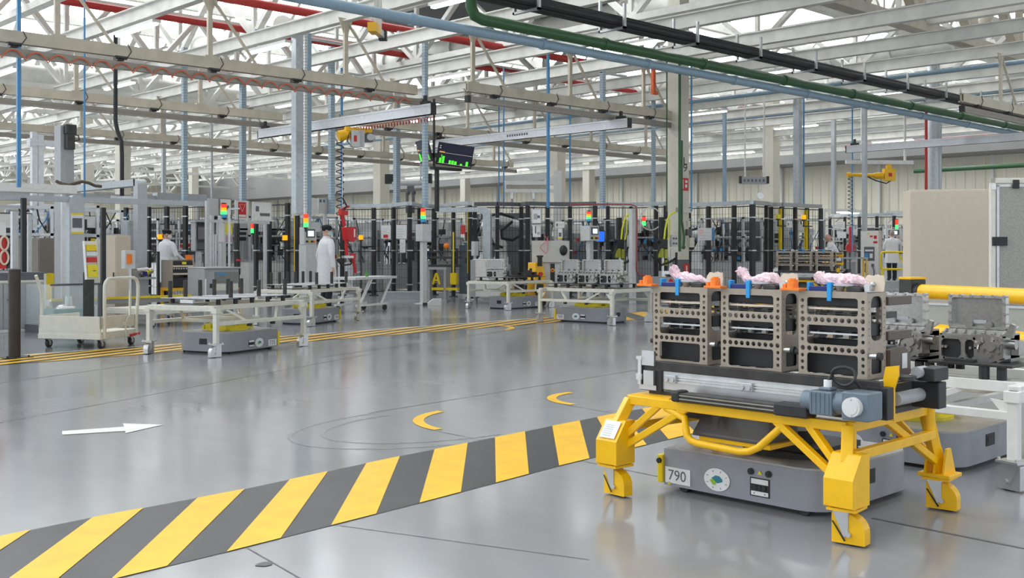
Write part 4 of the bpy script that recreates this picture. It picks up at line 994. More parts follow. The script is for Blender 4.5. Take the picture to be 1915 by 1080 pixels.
# ------------------------------------------------------------------ machine guards (black posts, wire panels)
def fence(label, pts, ztop=2.43, rail=True, rail_m=None, yellow_at=(), wire=True, low=.12):
    w_ = [P(*p) for p in pts]; o = w_[0]
    t = thing('machine_guard', label, 'safety fence', (*o, 0)); q = [(a[0] - o[0], a[1] - o[1]) for a in w_]
    for i, (x, y) in enumerate(q):
        a, b2 = q[max(0, i - 1)], q[min(len(q) - 1, i + 1)]; an = math.atan2(b2[1] - a[1], b2[0] - a[0])
        pp = MB().box((x, y, ztop / 2), (.10, .08, ztop), an)
        pp.box((x, y, .012), (.2, .16, .024), an); o_ = pp.build('post', black, t)
        cl = MB()
        for z in (.35, 1.25, 2.1): cl.box((x, y, z), (.16, .1, .03), an)
        cl.build('clamp', alu, o_)
        if i in yellow_at:
            yb = MB().box((x, y, ztop / 2 + .3), (.03, .10, ztop - .7), an); yb.v = [(v[0] - .05 * math.cos(an), v[1] - .05 * math.sin(an), v[2]) for v in yb.v]; yb.build('light_curtain', safety, t)
    for (a, b2) in zip(q, q[1:]):
        A, B = Vector((*a, 0)), Vector((*b2, 0)); L = (B - A).length; u = (B - A).normalized()
        if L < .25: continue
        wm = MB()
        for z in (low, 1.22, ztop - .04): wm.bar(A + Vector((0, 0, z)), B + Vector((0, 0, z)), .025)
        if wire:
            n = int(L / .085)
            for k in range(1, n): p = A + u * (L * k / n); wm.bar((p.x, p.y, low), (p.x, p.y, ztop - .05), .006)
            z = low + .2
            while z < ztop - .1: wm.bar(A + Vector((0, 0, z)), B + Vector((0, 0, z)), .006); z += .21
        wm.build('wire_panel', black, t)
    if rail:
        rm = rail_m or galv; mb = MB()
        for (a, b2) in zip(q, q[1:]): mb.bar((a[0], a[1], ztop + .06), (b2[0], b2[1], ztop + .06), .12, .10)
        mb.build('cable_channel', rm, t)
    return t
fence('black wire guard behind the worker with the black cap and white mask', [(236, 28), (278, 27.6), (312, 27.3), (347, 27), (400, 26.4), (443, 26)], 2.36, rail=False)
fence('black guard posts with a yellow light curtain left of the touch panel', [(479, 27), (503, 26.6), (538, 26.2), (556, 26)], 2.4, rail=False, yellow_at=(3,))
fence('guarded cell right of the worker in the blue mask', [(640, 30.3), (699, 30), (736, 29.7), (766, 28.6), (784, 30), (812, 30.4), (848, 29.2), (879, 28.4)], 2.43, yellow_at=(7,))
fence('guarded robot cell in the middle of the picture', [(888, 29), (930, 28.8), (975, 29.2), (987, 28.6), (1024, 28.9), (1066, 29), (1113, 28.6)], 2.43, rail=True, rail_m=dgrey)
fence('guard behind the hose-fed dispensing stations left of the L9 column', [(1113, 31), (1137, 30.6), (1180, 30.8), (1227, 30.4), (1245, 30.2)], 2.5)
fence('guarded cell right of the L9 column', [(1288, 29.5), (1325, 29), (1373, 28.4), (1406, 27.8)], 2.43)
fence('right end of the guarded cell behind the distant yellow cart', [(1409, 28), (1433, 28.6), (1442, 29.3), (1462, 29.2), (1487, 29.6), (1509, 30.2), (1535, 30.4)], 2.43, yellow_at=(3, 5), rail_m=mgrey)
fence('far row of black guard posts behind the bald worker', [(1552, 42), (1580, 42), (1607, 41.5), (1640, 41), (1672, 40.6), (1700, 40)], 2.55, wire=False)

# ------------------------------------------------------------------ assembly machines inside and behind the guards
def machine(label, px, d, w, dp, h, seed, rz=0.0, base_m=None, tall=False, front=None):
    r = random.Random(seed); t = thing('assembly_machine', label, 'machine', P(px, d), rz)
    bm = base_m or r.choice((lgrey, mgrey, white, alu)); bh = r.uniform(.7, .95); hx, hy = w / 2, dp / 2
    b = MB().bb((-hx, -hy, .06), (hx, hy, bh)); b.bb((-hx + .03, -hy - .012, .12), (-.01, -hy, bh - .06)).bb((.01, -hy - .012, .12), (hx - .03, -hy, bh - .06)); b.build('base', bm, t)
    MB().bb((-hx - .02, -hy - .02, bh), (hx + .02, hy + .02, bh + .03)).build('table', alu, t)
    f = MB()
    for x in (-hx + .03, hx - .03):
        for y in (-hy + .03, hy - .03): f.bb((x - .03, y - .03, bh), (x + .03, y + .03, h))
    for z in (h - .04, bh + (h - bh) * .55): f.bb((-hx, -hy, z), (hx, -hy + .06, z + .05)).bb((-hx, hy - .06, z), (hx, hy, z + .05)).bb((-hx, -hy, z), (-hx + .05, hy, z + .05)).bb((hx - .05, -hy, z), (hx, hy, z + .05))
    f.build('frame', alu, t)
    MB().bb((-hx + .05, hy - .03, bh + .05), (hx - .05, hy - .01, h - .1)).build('back_panel', r.choice((dgrey, mgrey, mgrey, lgrey)), t)
    a = MB(); c = MB(); k = MB()
    for i in range(int(14 + w * 8)):
        x, y = r.uniform(-hx + .1, hx - .1), r.uniform(-hy + .08, hy - .1); z = r.uniform(bh + .05, h - .35)
        q = r.random()
        if q < .3: a.cyl((x, y, z), (x, y, z + r.uniform(.15, .5)), r.uniform(.02, .05), 10)
        elif q < .72: c.box((x, y, z), (r.uniform(.06, .22), r.uniform(.06, .2), r.uniform(.06, .32)))
        else: k.box((x, y, z), (r.uniform(.08, .3), .08, r.uniform(.06, .2)))
        a.bb((x - .02, y - .02, bh), (x + .02, y + .02, z))
    for i in range(3): z = r.uniform(bh + .1, h - .2); a.bb((-hx, -.03, z), (hx, .03, z + .05))
    a.build('actuator', zinc, t); c.build('drive_unit', blackm, t); k.build('tooling', r.choice((lgrey, steel2, cast)), t)
    for i in range(6):
        x = r.uniform(-hx, hx); pts = [(x + .25 * math.sin(j * .5 + i), -hy + .1 + .03 * j, h - .05 - (h - bh) * (j / 9.0) ** .8) for j in range(10)]
        MB().tube(pts, .014, 6).build('cable', r.choice((black, black, bluec)), t)
    s = MB().bb((-hx + .08, -hy - .03, h - .42), (-hx + .08 + min(.4, w * .4), -hy - .005, h - .16)); s.build('sign', r.choice((paper, white)), t)
    q = MB()
    for i in range(3): q.box((r.uniform(-hx + .1, hx - .1), -hy - .02, r.uniform(bh + .1, h - .5)), (.07, .05, .09))
    q.build('push_button_box', r.choice((safety, orange, red, blue)), t)
    return t
ML = [
 ('machine with grey frame at the far left behind the tool cabinet', 18, 21, 1.3, 1.0, 2.1, 1, 0),
 ('framed machine behind the tall motor column', 98, 23, 1.6, 1.0, 2.2, 2, 0),
 ('light machine left of the beige cabinet pair at left', 172, 25.8, 1.1, 1.0, 2.2, 3, 0),
 ('machine behind the wire guard at the worker with the white mask', 262, 31, 1.8, 1.0, 2.1, 4, 0),
 ('machine behind the open monitor cabinet', 330, 30, 1.6, 1.0, 2.1, 5, 0),
 ('machine below the red triangle sign', 430, 30, 1.5, 1.1, 2.2, 6, 0),
 ('machine behind the white signboards', 492, 31, 1.5, 1.0, 2.2, 7, 0),
 ('machine just left of the worker in the blue mask', 585, 29, 1.1, .9, 2.2, 8, 0),
 ('machine behind the red hanging tool head', 655, 33, 1.9, 1.1, 2.2, 9, RZF),
 ('machine behind the two paper boards on the wire guard', 735, 32.5, 1.6, 1.0, 2.2, 10, RZF),
 ('machine behind the grey switch box on its post', 815, 32.5, 1.3, 1.0, 2.2, 11, RZF),
 ('machine left of the white robot', 885, 33.5, 1.3, 1.0, 2.1, 12, RZF),
 ('machine right of the white robot arm', 985, 33.5, 1.2, 1.0, 2.1, 13, RZF),
 ('machine behind the grey metal console', 1045, 33, 1.3, 1.0, 2.2, 14, RZF),
 ('machine behind the blue screen', 1120, 33.5, 1.4, 1.0, 2.2, 15, RZF),
 ('machine behind the left hose-fed dispensing station', 1170, 33, 1.2, 1.0, 2.2, 16, RZF),
 ('machine behind the right hose-fed dispensing station', 1225, 33, 1.2, 1.0, 2.2, 17, RZF),
 ('machine just right of the L9 column', 1310, 34.2, 1.5, 1.0, 2.1, 18, RZF),
 ('machine in the middle of the right guarded cell', 1368, 32, 1.5, 1.0, 2.2, 19, RZF),
 ('machine deep in the right guarded cell behind its corner post', 1425, 33, 1.5, 1.0, 2.2, 20, 0),
 ('machine behind the yellow light curtains at right', 1490, 33.5, 1.7, 1.0, 2.2, 21, 0),
 ('far machine behind the bald worker', 1567, 45, 1.8, 1.0, 2.3, 22, RZF),
 ('far machine behind the white electrical cabinet', 1625, 45, 2.0, 1.0, 2.3, 23, RZF),
 ('far machine in front of the worker on the platform', 1688, 44, 2.0, 1.0, 2.3, 24, RZF),
 ('far back row machine left of the white column', 680, 44, 2.4, 1.2, 2.1, 25, RZF),
 ('far back row machine beyond the touch panel at left', 610, 40, 2.0, 1.2, 2.2, 26, RZF),
 ('far back row machine beyond the orange beacon', 520, 38, 2.0, 1.2, 2.2, 27, RZF)]
for i, m_ in enumerate(ML):
    m_ = list(m_)
    if i % 2 and 5 <= i <= 20: m_[2] += 1.9
    if i >= 21: m_[3] *= .62
    machine(*m_)

# ------------------------------------------------------------------ stack lights, panels, boards
def stack_light(label, px, d, ytop, h=.36, pole=.5, cols=('r', 'a', 'g', 'b')):
    z1 = Zp(ytop, d); t = thing('stack_light', label, 'signal light', (*P(px, d), z1 - h - pole))
    MB().cyl((0, 0, 0), (0, 0, pole), .018, 8).cyl((0, 0, pole - .03), (0, 0, pole), .05, 12).build('pole', black, t)
    for i, k in enumerate(cols):
        z = pole + h - (i + 1) * h / len(cols); MB().cyl((0, 0, z), (0, 0, z + h / len(cols) - .006), .055, 14).build({'r': 'red_lens', 'a': 'amber_lens', 'g': 'green_lens', 'b': 'blue_lens'}[k], {'r': e_red, 'a': e_amber, 'g': e_green, 'b': e_blue}[k], t)
    MB().cyl((0, 0, pole + h), (0, 0, pole + h + .02), .05, 12).build('cap', black, t); return t
stack_light('stack light above the white document board right of the open monitor cabinet', 419, 23.5, 381, .30, .12)
stack_light('stack light on top of the left touch panel', 572, 25, 398, .33, .1, ('r', 'a', 'g'))
stack_light('stack light on the grey switch box post', 791, 25.4, 389, .33, .06)
stack_light('stack light above the touch panel left of the blue screen', 1101, 26, 395, .24, .10)
stack_light('far stack light above the panel by the platform worker', 1677, 40.5, 410, .4, .1, ('r', 'g'))
stack_light('small red and green stack light below the orange beacon at left', 473, 28, 418, .24, .3, ('r', 'g'))
stack_light('small red and green stack light between the yellow hoses', 1204, 29, 405, .24, .2, ('r', 'g'))
def panel_post(label, px, d, ytop, ybot, w, dp, screen, rz=0, base=True, postw=.12, cat='control panel'):
    z0, z1 = Zp(ybot, d), Zp(ytop, d); t = thing('operator_station', label, cat, P(px, d), rz)
    MB().bb((-w / 2, -dp / 2, z0), (w / 2, dp / 2, z1)).build('housing', lgrey, t, bevel=.006)
    if base: MB().bb((-postw / 2, -postw / 2, .02), (postw / 2, postw / 2, z0)).bb((-.15, -.15, 0), (.15, .15, .02)).build('post', lgrey, t)
    if screen:
        MB().bb((-w * .34, -dp / 2 - .02, z0 + (z1 - z0) * .40), (w * .34, -dp / 2, z1 - (z1 - z0) * .1)).build('bezel', dgrey, t)
        MB().bb((-w * .24, -dp / 2 - .024, z0 + (z1 - z0) * .48), (w * .24, -dp / 2 - .02, z1 - (z1 - z0) * .2)).build('screen', e_lcd, t)
        for k in range(4): MB().cyl((-w * .3 + k * w * .2, -dp / 2, z0 + (z1 - z0) * .18), (-w * .3 + k * w * .2, -dp / 2 - .03, z0 + (z1 - z0) * .18), .026, 10).build('push_button', (black, safety, black, orange)[k], t)
    else:
        MB().bb((w * .2, -dp / 2 - .012, z0 + (z1 - z0) * .42), (w * .26, -dp / 2, z0 + (z1 - z0) * .58)).bb((-w * .46, -dp / 2 - .004, z0 + .02), (w * .46, -dp / 2, z1 - .02)).build('door', lgrey, t)
    return t
panel_post('touch panel with a bright screen left of the worker in the blue mask', 576, 25.2, 425, 457, .34, .2, True, postw=.3)
panel_post('plain grey switch box on a slim post in front of the guard', 792, 25.3, 419, 451, .26, .26, False)
tp = panel_post('touch panel on a post left of the blue screen', 1103, 26, 422, 450, .34, .3, True)
panel_post('far wide operator panel beside the platform worker', 1674, 40.2, 428, 447, .6, .2, True, RZF)
panel_post('grey pendant box on the guard left of the robot', 888, 27.5, 451, 478, .14, .12, False, postw=.05)
def board(label, px, d, ytop, ybot, w, rz=0, m=None, deco=(), frame=None, name='sign_board', cat='sign', legs=None, lines=0):
    z0, z1 = Zp(ybot, d), Zp(ytop, d); t = thing(name, label, cat, (*P(px, d), z0), rz); h = z1 - z0
    MB().bb((-w / 2, -.012, 0), (w / 2, .012, h)).build('panel', m or paper, t)
    if frame: MB().bb((-w / 2 - .015, -.02, -.015), (w / 2 + .015, .016, .0)).bb((-w / 2 - .015, -.02, h), (w / 2 + .015, .016, h + .015)).bb((-w / 2 - .015, -.02, 0), (-w / 2, .016, h)).bb((w / 2, -.02, 0), (w / 2 + .015, .016, h)).build('frame', frame, t)
    for (x0, y0, x1, y1, mm) in deco: MB().bb((-w / 2 + x0 * w, -.016, y0 * h), (-w / 2 + x1 * w, -.011, y1 * h)).build('print', mm, t)
    if lines:
        mb = MB()
        for k in range(lines): mb.bb((-w * .4, -.0155, h * (.15 + .7 * k / lines)), (w * (.1 + .3 * ((k * 7) % 5) / 5), -.011, h * (.15 + .7 * k / lines) + h * .022))
        mb.build('print', mgrey, t)
    if legs: MB().bb((-.04, .0, -z0 if legs < 0 else -legs), (.04, .06, h * .6)).build('post', lgrey, t)
    return t
board('white signboard right of the red triangle sign', 490, 23, 379, 412, .52, .25, white, ((.12, .5, .3, .8, dgrey), (.36, .25, .92, .42, dgrey)), lgrey)
sb = board('white signboard carrying a red triangle sheet', 452, 23.3, 376, 410, .36, .25, white, ((.18, .1, .82, .95, red),), lgrey)
z0 = Zp(410, 23.3); hh = Zp(376, 23.3) - z0
for a, b2 in (((-.08, .82), (.08, .82)), ((.08, .82), (0, .42)), ((0, .42), (-.08, .82))): MB().bar((a[0], -.018, a[1] * hh), (b2[0], -.018, b2[1] * hh), .008, .004).build('print', paper, sb)
MB().bb((-.1, -.019, .13 * hh), (.1, -.0165, .26 * hh)).build('print', paper, sb)
board('white clear-framed board left of the red triangle sign', 421, 23.6, 372, 402, .32, .25, white, ((.4, .35, .8, .6, dgrey),), dgrey)
board('pale board at the left end of the signboard row', 398, 24, 371, 402, .30, .25, purplec, (), None, legs=-1)
dbd = board('document board with a white sheet and a yellow sheet', 420, 24.0, 415, 455, .40, .1, lgrey, ((.08, .08, .45, .95, paper), (.52, .45, .98, .95, lyellow), (.55, .05, .98, .4, mat('leaflet', (.45, .32, .34), .6))), None, legs=-1)
sl = thing('cross_rail', 'white cross rail carrying the signboards', 'rail', (*P(445, 23.8), Zp(412, 23.8)), .25)
MB().bb((-.8, -.03, -.06), (.95, .03, .0)).bb((-.9, .0, -Zp(412, 23.8)), (-.82, .06, .4)).bb((.86, .03, -Zp(412, 23.8)), (.92, .09, 0)).build('rail', lgrey, sl)
board('framed notice board with small photos above the worker in the blue mask', 609, 27, 372, 398, .46, .1, lgrey, ((.06, .75, .2, .95, dgrey), (.3, .75, .42, .95, dgrey), (.8, .75, .95, .95, dgrey), (.06, .15, .94, .65, mat('notice_tint', (.62, .60, .56), .6))), alu, legs=-1)
board('wide white board behind the blue conduit', 580, 28, 370, 400, .62, .1, white, legs=-1)
board('white board with a pink stamp on the wire guard', 722, 28.6, 421, 446, .30, RZF + .3, paper, ((.25, .06, .75, .3, red),), None, lines=5)
board('white lined board just right of the pink-stamped board', 751, 28.4, 420, 446, .32, RZF + .3, paper, (), None, lines=4)
board('hanging paper sheet below the lined board', 753, 28.3, 447, 472, .17, RZF + .3, paper, (), None, name='paper_sheet', cat='paper', lines=6)
board('red emergency sheet on the guard left of the dark grey door', 866, 28.2, 421, 444, .16, RZF, red, ((.0, 0, 1, .28, paper),), None)
board('white board with a dark drawing above the grey console', 1004, 26.2, 392, 416, .28, RZF, paper, ((.15, .25, .6, .7, mgrey), (.62, .35, .9, .55, dgrey)), lgrey)
board('lower white board with tools, above the grey console', 1004, 26.3, 420, 443, .26, RZF, white, ((.3, .3, .45, .9, dgrey), (.6, .2, .9, .4, mgrey)), None)
board('white nameplate board right of the grey console boards', 1047, 26.5, 414, 426, .30, RZF, white, ((.15, .3, .3, .7, dgrey), (.38, .4, .9, .6, lgrey)), None)
board('narrow poster below the white nameplate board', 1048, 26.5, 427, 446, .14, RZF, paper, ((.2, .2, .8, .6, dgrey), (.0, 0, 1, .12, lyellow)), None)
board('white paper board on the cell right of the L9 column', 1319, 28.2, 426, 449, .42, RZF + .2, paper, ((.05, .5, .4, .9, pink), (.95, 0, 1.12, 1, bluec)), None, lines=3)
board('small white nameplate on the right guarded cell', 1476, 28.8, 413, 425, .26, 0, white, ((.12, .3, .3, .7, dgrey), (.4, .4, .9, .6, lgrey)), None)
board('white sheet behind the bald worker', 1572, 40, 414, 429, .34, RZF, paper, (), None, lines=3)
board('second white sheet lower behind the bald worker', 1574, 40, 433, 445, .36, RZF, paper, (), None)
for i, (px, y0, y1, d) in enumerate(((608, 455, 505, 33), (690, 430, 545, 33), (905, 400, 490, 34.6), (948, 400, 490, 34.2), (1150, 415, 500, 35), (1265, 420, 500, 34), (1345, 430, 520, 34.5), (1400, 425, 510, 34.5), (300, 395, 450, 31), (270, 395, 450, 32))):
    bz = board('enclosure panel inside the cells, ' + ('behind the blue-mask worker', 'behind the red tool head', 'left of the robot', 'right behind the robot', 'behind the left yellow hose', 'behind the L9 column', 'right of the paper board', 'near the corner post', 'behind the white-mask worker', 'left of the white-mask worker')[i], px, d, y0, y1, 1.1 if 900 < px < 960 else .8, RZF if px > 600 else 0, (dgrey if i in (2, 3, 7) else lgrey if i % 2 else white), (), alu, name='enclosure_panel', cat='panel', legs=-1)  # the two by the robot are coloured dark to deepen its background

# ------------------------------------------------------------------ left test station
YD = 17.8
du_ = thing('cable_duct', 'long grey cable duct with a rounded leg across the left station', 'duct', (7.2, YD, 0))
MB().bb((-3.0, -.05, 2.04), (2.3, .05, 2.13)).build('top_run', duct, du_)
lg = MB(); ar_ = [(-.115, 0, 0), (-.115, 0, 1.98)] + arc((.005, 0, 1.98), .12, PI, PI / 2, 5) + arc((.015, 0, 1.98), .12, PI / 2, 0, 5)[0:] + [(.135, 0, 1.98), (.135, 0, 0)]
lg.prism([(p[0], -.09, p[2] + .06) for p in ar_], (0, .16, 0)); lg.build('leg', duct, du_)
pn = MB().bb((-.09, -.1, 1.52), (.115, -.092, 1.86)); po_ = pn.build('poster', paper, du_); MB().bb((-.09, -.102, 1.83), (.115, -.1, 1.86)).bb((-.09, -.102, 1.52), (.115, -.1, 1.555)).build('poster_band', safety, po_); MB().bb((-.07, -.103, 1.62), (.09, -.1, 1.78)).build('print', dgrey, po_)
d2 = thing('cable_duct', 'pale blue grey duct with a rounded bend behind the left station', 'duct', (9.86, 21.1, 0))
MB().bb((-.1, -.0, 2.56), (.1, 4.0, 2.7)).build('top_run', duct, d2); 
MB().prism([(-.1, p[1], p[2]) for p in [(0, -.14, 0), (0, -.14, 2.56)] + arc((0, 0, 2.56), .14, PI, PI / 2, 5, 'yz') + [(0, .06, 2.7), (0, .06, 0)]], (.2, 0, 0)).build('leg', duct, d2)
d3 = thing('cable_duct', 'pale flat cable tray ending in a box above the wire guard at left', 'duct', (12.0, 26.9, 2.6))
MB().bb((-6, -.08, -.08), (2.0, .08, .08)).bb((1.0, -.14, -.14), (2.4, .14, .16)).bb((-5, -.03, -2.6), (-4.94, .03, 0)).bb((2.2, -.03, -2.6), (2.26, .03, 0)).build('tray', duct, d3)
lc = thing('lift_column', 'tall grey lift column with a black motor at the top', 'column', P(120, 20), .1); z1 = Zp(236, 20)
MB().bb((-.13, -.12, 0), (.13, .12, z1)).bb((-.02, -.13, .2), (.02, -.12, z1 - .6)).build('profile', mgrey, lc, bevel=.01)
MB().bb((-.08, -.24, z1 - .16), (.12, -.12, z1 + .02)).cyl((.05, -.24, z1 - .07), (.05, -.25, z1 - .07), .055, 18).bb((-.07, -.26, z1 - .44), (.08, -.13, z1 - .16)).build('motor', blackm, lc, bevel=.01)
MB().tube([(.06, -.2, z1 - .16), (.17, -.2, z1 - .17), (.19, -.2, z1 - .25), (.08, -.2, z1 - .28)], .012, 6).build('cable', black, lc)
l2_ = thing('lift_column', 'pair of slim aluminium lift posts left of the tall motor column', 'column', P(70, 22), .1); z1 = Zp(247, 22)
MB().bb((-.13, -.05, 0), (-.03, .05, z1)).bb((.0, -.05, 0), (.11, .05, z1 - .05)).build('profile', alu, l2_)
MB().bb((-.16, -.08, z1 - .28), (.50, .02, z1 - .16)).bb((-.2, -.1, z1 - .30), (-.1, .04, z1 - .14)).build('arm', alu, l2_)
hd = thing('machine_header', 'long white header box above the left station', 'machine', (5.6, 19.6, 0)); z0, z1 = Zp(365, 20), Zp(350, 20)
MB().bb((-2.2, -.2, z0), (2.3, .2, z1)).bb((.5, -.21, z0), (.53, .21, z1 + .01)).build('header', white, hd); MB().bb((-1.9, .1, 0), (-1.83, .17, z0)).bb((2.15, .1, 0), (2.22, .17, z0)).build('post', alu, hd)
MB().tube([(2.35 + .12 * k, 0, z1 + .05 + .04 * math.sin(k * 1.3)) for k in range(-3, 5)], .03, 8).build('hose', brown, hd)
for i, (px, d, y0, w, m, lb) in enumerate(((44, 17, 370, .07, black, 'black square post behind the brown bollard'), (27, 18.5, 395, .10, alu, 'aluminium post at the far left above the tool cabinet'), (55, 18.3, 400, .06, alu, 'thin aluminium post right of the black square post'), (193, 18.2, 388, .07, black, 'black post right of the leaning document holder'), (296, 24.5, 470, .05, black, 'short black post behind the white-mask worker'), (413, 25.2, 400, .1, alu, 'aluminium upright right of the open monitor cabinet'))):
    pt = thing('station_post', lb, 'post', P(px, d)); z1 = Zp(y0, d); MB().bb((-w / 2, -w / 2, .015), (w / 2, w / 2, z1)).build('upright', m, pt); MB().bb((-w, -w, 0), (w, w, .015)).build('base_plate', m, pt)
for i, (px, d, y0, w, m, lb) in enumerate(((220, 19.5, 440, .26, beige, 'beige control cabinet at the left station, the darker of two'), (199, 20.5, 447, .2, tcream, 'cream control cabinet left of the darker beige one'), (68, 20.6, 445, .5, mat('brown_box', (.25, .22, .19), .5), 'brown grey cabinet behind the bollard'), (245, 22.5, 412, .2, duct, 'tall grey duct cabinet right of the beige cabinets'))):
    ct = thing('control_cabinet', lb, 'cabinet', P(px, d), RZF + .5); z1 = Zp(y0, d); MB().bb((-w / 2, -.2, 0), (w / 2, .2, z1)).build('body', m, ct, bevel=.006); MB().bb((-w / 2 + .02, -.21, .06), (w / 2 - .02, -.2, z1 - .03)).build('door', m, ct); MB().bb((w / 2 - .06, -.225, z1 * .5), (w / 2 - .045, -.21, z1 * .5 + .1)).build('handle', black, ct)
# leaning document holder with yellow and red pockets
dh = thing('document_holder', 'white document holder with yellow and red pockets on a black post', 'sign', (*P(168, 16.3), 0), .15)
MB().bb((-.07, .0, 0), (.07, .07, .92)).bb((-.14, -.1, 0), (.14, .16, .02)).build('post', blackm, dh)
tilt = Matrix.Translation((0, -.06, Zp(522, 16.3))) @ Matrix.Rotation(-.12, 4, 'X')
def tb(mb, a, b, m=0):
    c_ = [(a[i] + b[i]) / 2 for i in range(3)]; dd = [abs(b[i] - a[i]) / 2 for i in range(3)]
    vs = [(c_[0] + x * dd[0], c_[1] + y * dd[1], c_[2] + z * dd[2]) for x in (-1, 1) for y in (-1, 1) for z in (-1, 1)]
    return mb.add(vs, [(0, 1, 3, 2), (4, 6, 7, 5), (0, 4, 5, 1), (2, 3, 7, 6), (0, 2, 6, 4), (1, 5, 7, 3)], m, M=tilt)
tb(MB(), (-.105, 0, 0), (.105, .02, .58)).build('board', white, dh)
tb(tb(MB(), (-.105, -.03, 0), (-.09, 0, .58)), (.09, -.03, 0), (.105, 0, .58)).build('side_rail', white, dh)
for z0, z1, m in ((.03, .22, lyellow), (.26, .33, red), (.35, .41, paper), (.43, .52, safety)): tb(MB(), (-.08, -.04, z0), (.08, -.005, z1)).build('pocket', m, dh)
tb(MB(), (.0, -.043, .12), (.05, -.04, .13)).build('print', black, dh)
# clear guard box with a teal tote
gb = thing('clear_guard', 'low clear guard box over the teal tote', 'guard', P(120, 16.7), .1)
MB().bb((-.4, -.4, .12), (-.395, .4, .74)).bb((-.4, -.4, .12), (.36, -.395, .74)).build('pane', glass, gb); MB().bb((-.42, -.42, .72), (.38, -.39, .75)).bb((-.42, -.42, .0), (.38, .4, .12)).bb((.34, -.42, .1), (.38, -.38, .75)).build('frame', dgrey, gb)
to = thing('tote', 'teal plastic tote inside the clear guard box', 'tote', (*P(122, 16.75), .12), .1)
MB().bb((-.25, -.2, 0), (.25, .2, .02)).bb((-.27, -.2, 0), (-.25, .2, .24)).bb((.25, -.2, 0), (.27, .2, .24)).bb((-.27, -.2, 0), (.27, -.18, .24)).bb((-.27, .18, 0), (.27, .2, .24)).bb((-.29, -.22, .2), (.29, -.2, .24)).build('bin', teal, to)
MB().sph((0, 0, .2), (.2, .14, .1), 10, 6).cyl((.05, 0, .2), (.05, 0, .42), .08, 12).build('parts_load', steel2, to)
yb = thing('yellow_bin', 'yellow bin right of the tool cabinet', 'bin', (*P(87, 18.5), 0), .1); MB().bb((-.08, -.1, .62), (.08, .1, .86)).bb((-.06, -.08, 0), (.06, .08, .62)).build('bin', safety, yb)
# pedestal with a part under test
ts = thing('test_pedestal', 'grey pedestal holding a gearbox under test beside the cream handle', 'test stand', (*at(262, 590), 0), .2)
MB().bb((-.14, -.12, .30), (.14, .12, .42)).bb((-.12, -.1, .42), (.12, .1, .70)).bb((-.22, -.16, .70), (.24, .16, .74)).build('pedestal', mgrey, ts)
MB().cyl((-.1, 0, .82), (.16, 0, .84), .09, 14).bb((-.2, -.08, .74), (-.05, .08, .86)).cyl((.16, 0, .84), (.26, 0, .86), .06, 12).cyl((-.02, -.14, .8), (-.02, 0, .8), .04, 10).build('gearbox', cast, ts)
MB().sph((.07, -.12, .83), .035, 8, 6).sph((.16, -.1, .86), .03, 8, 6).build('port_cap', lyellow, ts)
MB().bb((-.04, -.16, .77), (.04, -.1, .85)).build('blue_plug', navy, ts)
bx_ = thing('button_box', 'white switch box with a big orange button at the test pedestal', 'switch', (*P(240, 17.8), .95), .1)
MB().bb((-.09, -.05, 0), (.1, .07, .30)).build('housing', lgrey, bx_, bevel=.006); MB().bb((-.06, -.07, .08), (.03, -.05, .24)).build('orange_button', orange, bx_); MB().bb((.07, .08, -.95), (.1, .11, .25)).build('post', alu, bx_)
rl = thing('rail_track', 'low machine rail with yellow edge across the left station', 'rail', P(200, 18.8), .05)
MB().bb((-1.0, -.06, .40), (1.6, .0, .44)).build('yellow_edge', safety, rl); MB().bb((-1.0, 0, .32), (1.6, .3, .42)).bb((-.9, .1, 0), (-.8, .2, .32)).bb((1.4, .1, 0), (1.5, .2, .32)).build('bed', mgrey, rl)
# open grey monitor cabinet, profiles, grey test bench
mc = thing('monitor_cabinet', 'open grey monitor cabinet right of the worker with the white mask', 'cabinet', P(382, 24.6), -.25); z0, z1 = Zp(470, 24.6), Zp(413, 24.6)
MB().bb((-.25, -.2, z0), (-.22, .22, z1)).bb((.22, -.2, z0), (.25, .22, z1)).bb((-.25, -.2, z0), (.25, .22, z0 + .03)).bb((-.27, -.26, z1 - .03), (.27, .24, z1)).bb((-.25, .2, z0), (.25, .22, z1)).build('shell', mgrey, mc, bevel=.005)
MB().bb((-.17, -.05, z0 + .26), (.17, .05, z0 + .58)).build('monitor', dgrey, mc); MB().bb((-.15, -.055, z0 + .29), (.15, -.05, z0 + .55)).build('screen', mat('grey_screen', (.30, .28, .28), .3), mc)
MB().bb((-.2, -.1, 0), (-.1, .0, z0)).bb((.12, -.08, 0), (.24, .04, z0)).build('stand', alu, mc); MB().bb((-.02, -.1, .75), (.1, 0, z0)).build('cable_chain', black, mc)
MB().bb((-.22, -.23, z0 + .02), (.22, -.215, z0 + .05)).build('black_lip', black, mc)
pf = thing('aluminium_profile', 'grooved aluminium uprights in front of the monitor cabinet', 'post', P(398, 23.8), .1)
for k in range(3): MB().bb((-.09 + k * .06, -.03, 0), (-.04 + k * .06, .03, Zp(438, 23.8))).build('profile', alu, pf)
tbn = thing('test_bench', 'grey test bench with a glazed slot and a blue label', 'bench', P(402, 20.5), .1); z1 = Zp(502, 20.5)
MB().bb((-.40, -.25, .35), (.36, .3, z1)).bb((-.40, -.30, z1), (.38, .3, z1 + .03)).build('body', mgrey, tbn, bevel=.01)
MB().bb((-.18, -.256, .64), (.34, -.25, z1 - .06)).build('window', mat('slot_glass', (.20, .21, .19), .2), tbn); MB().bb((-.18, -.258, .50), (.34, -.25, .62)).build('cream_panel', tcream, tbn)
MB().bb((-.14, -.262, z1 - .12), (.05, -.258, z1 - .07)).build('blue_label', bluec, tbn); MB().bb((-.28, -.256, .55), (-.22, -.25, .63)).build('switch_plate', black, tbn); MB().bb((-.39, -.29, .42), (-.386, .0, .72)).build('hanging_sheet', paper, tbn)
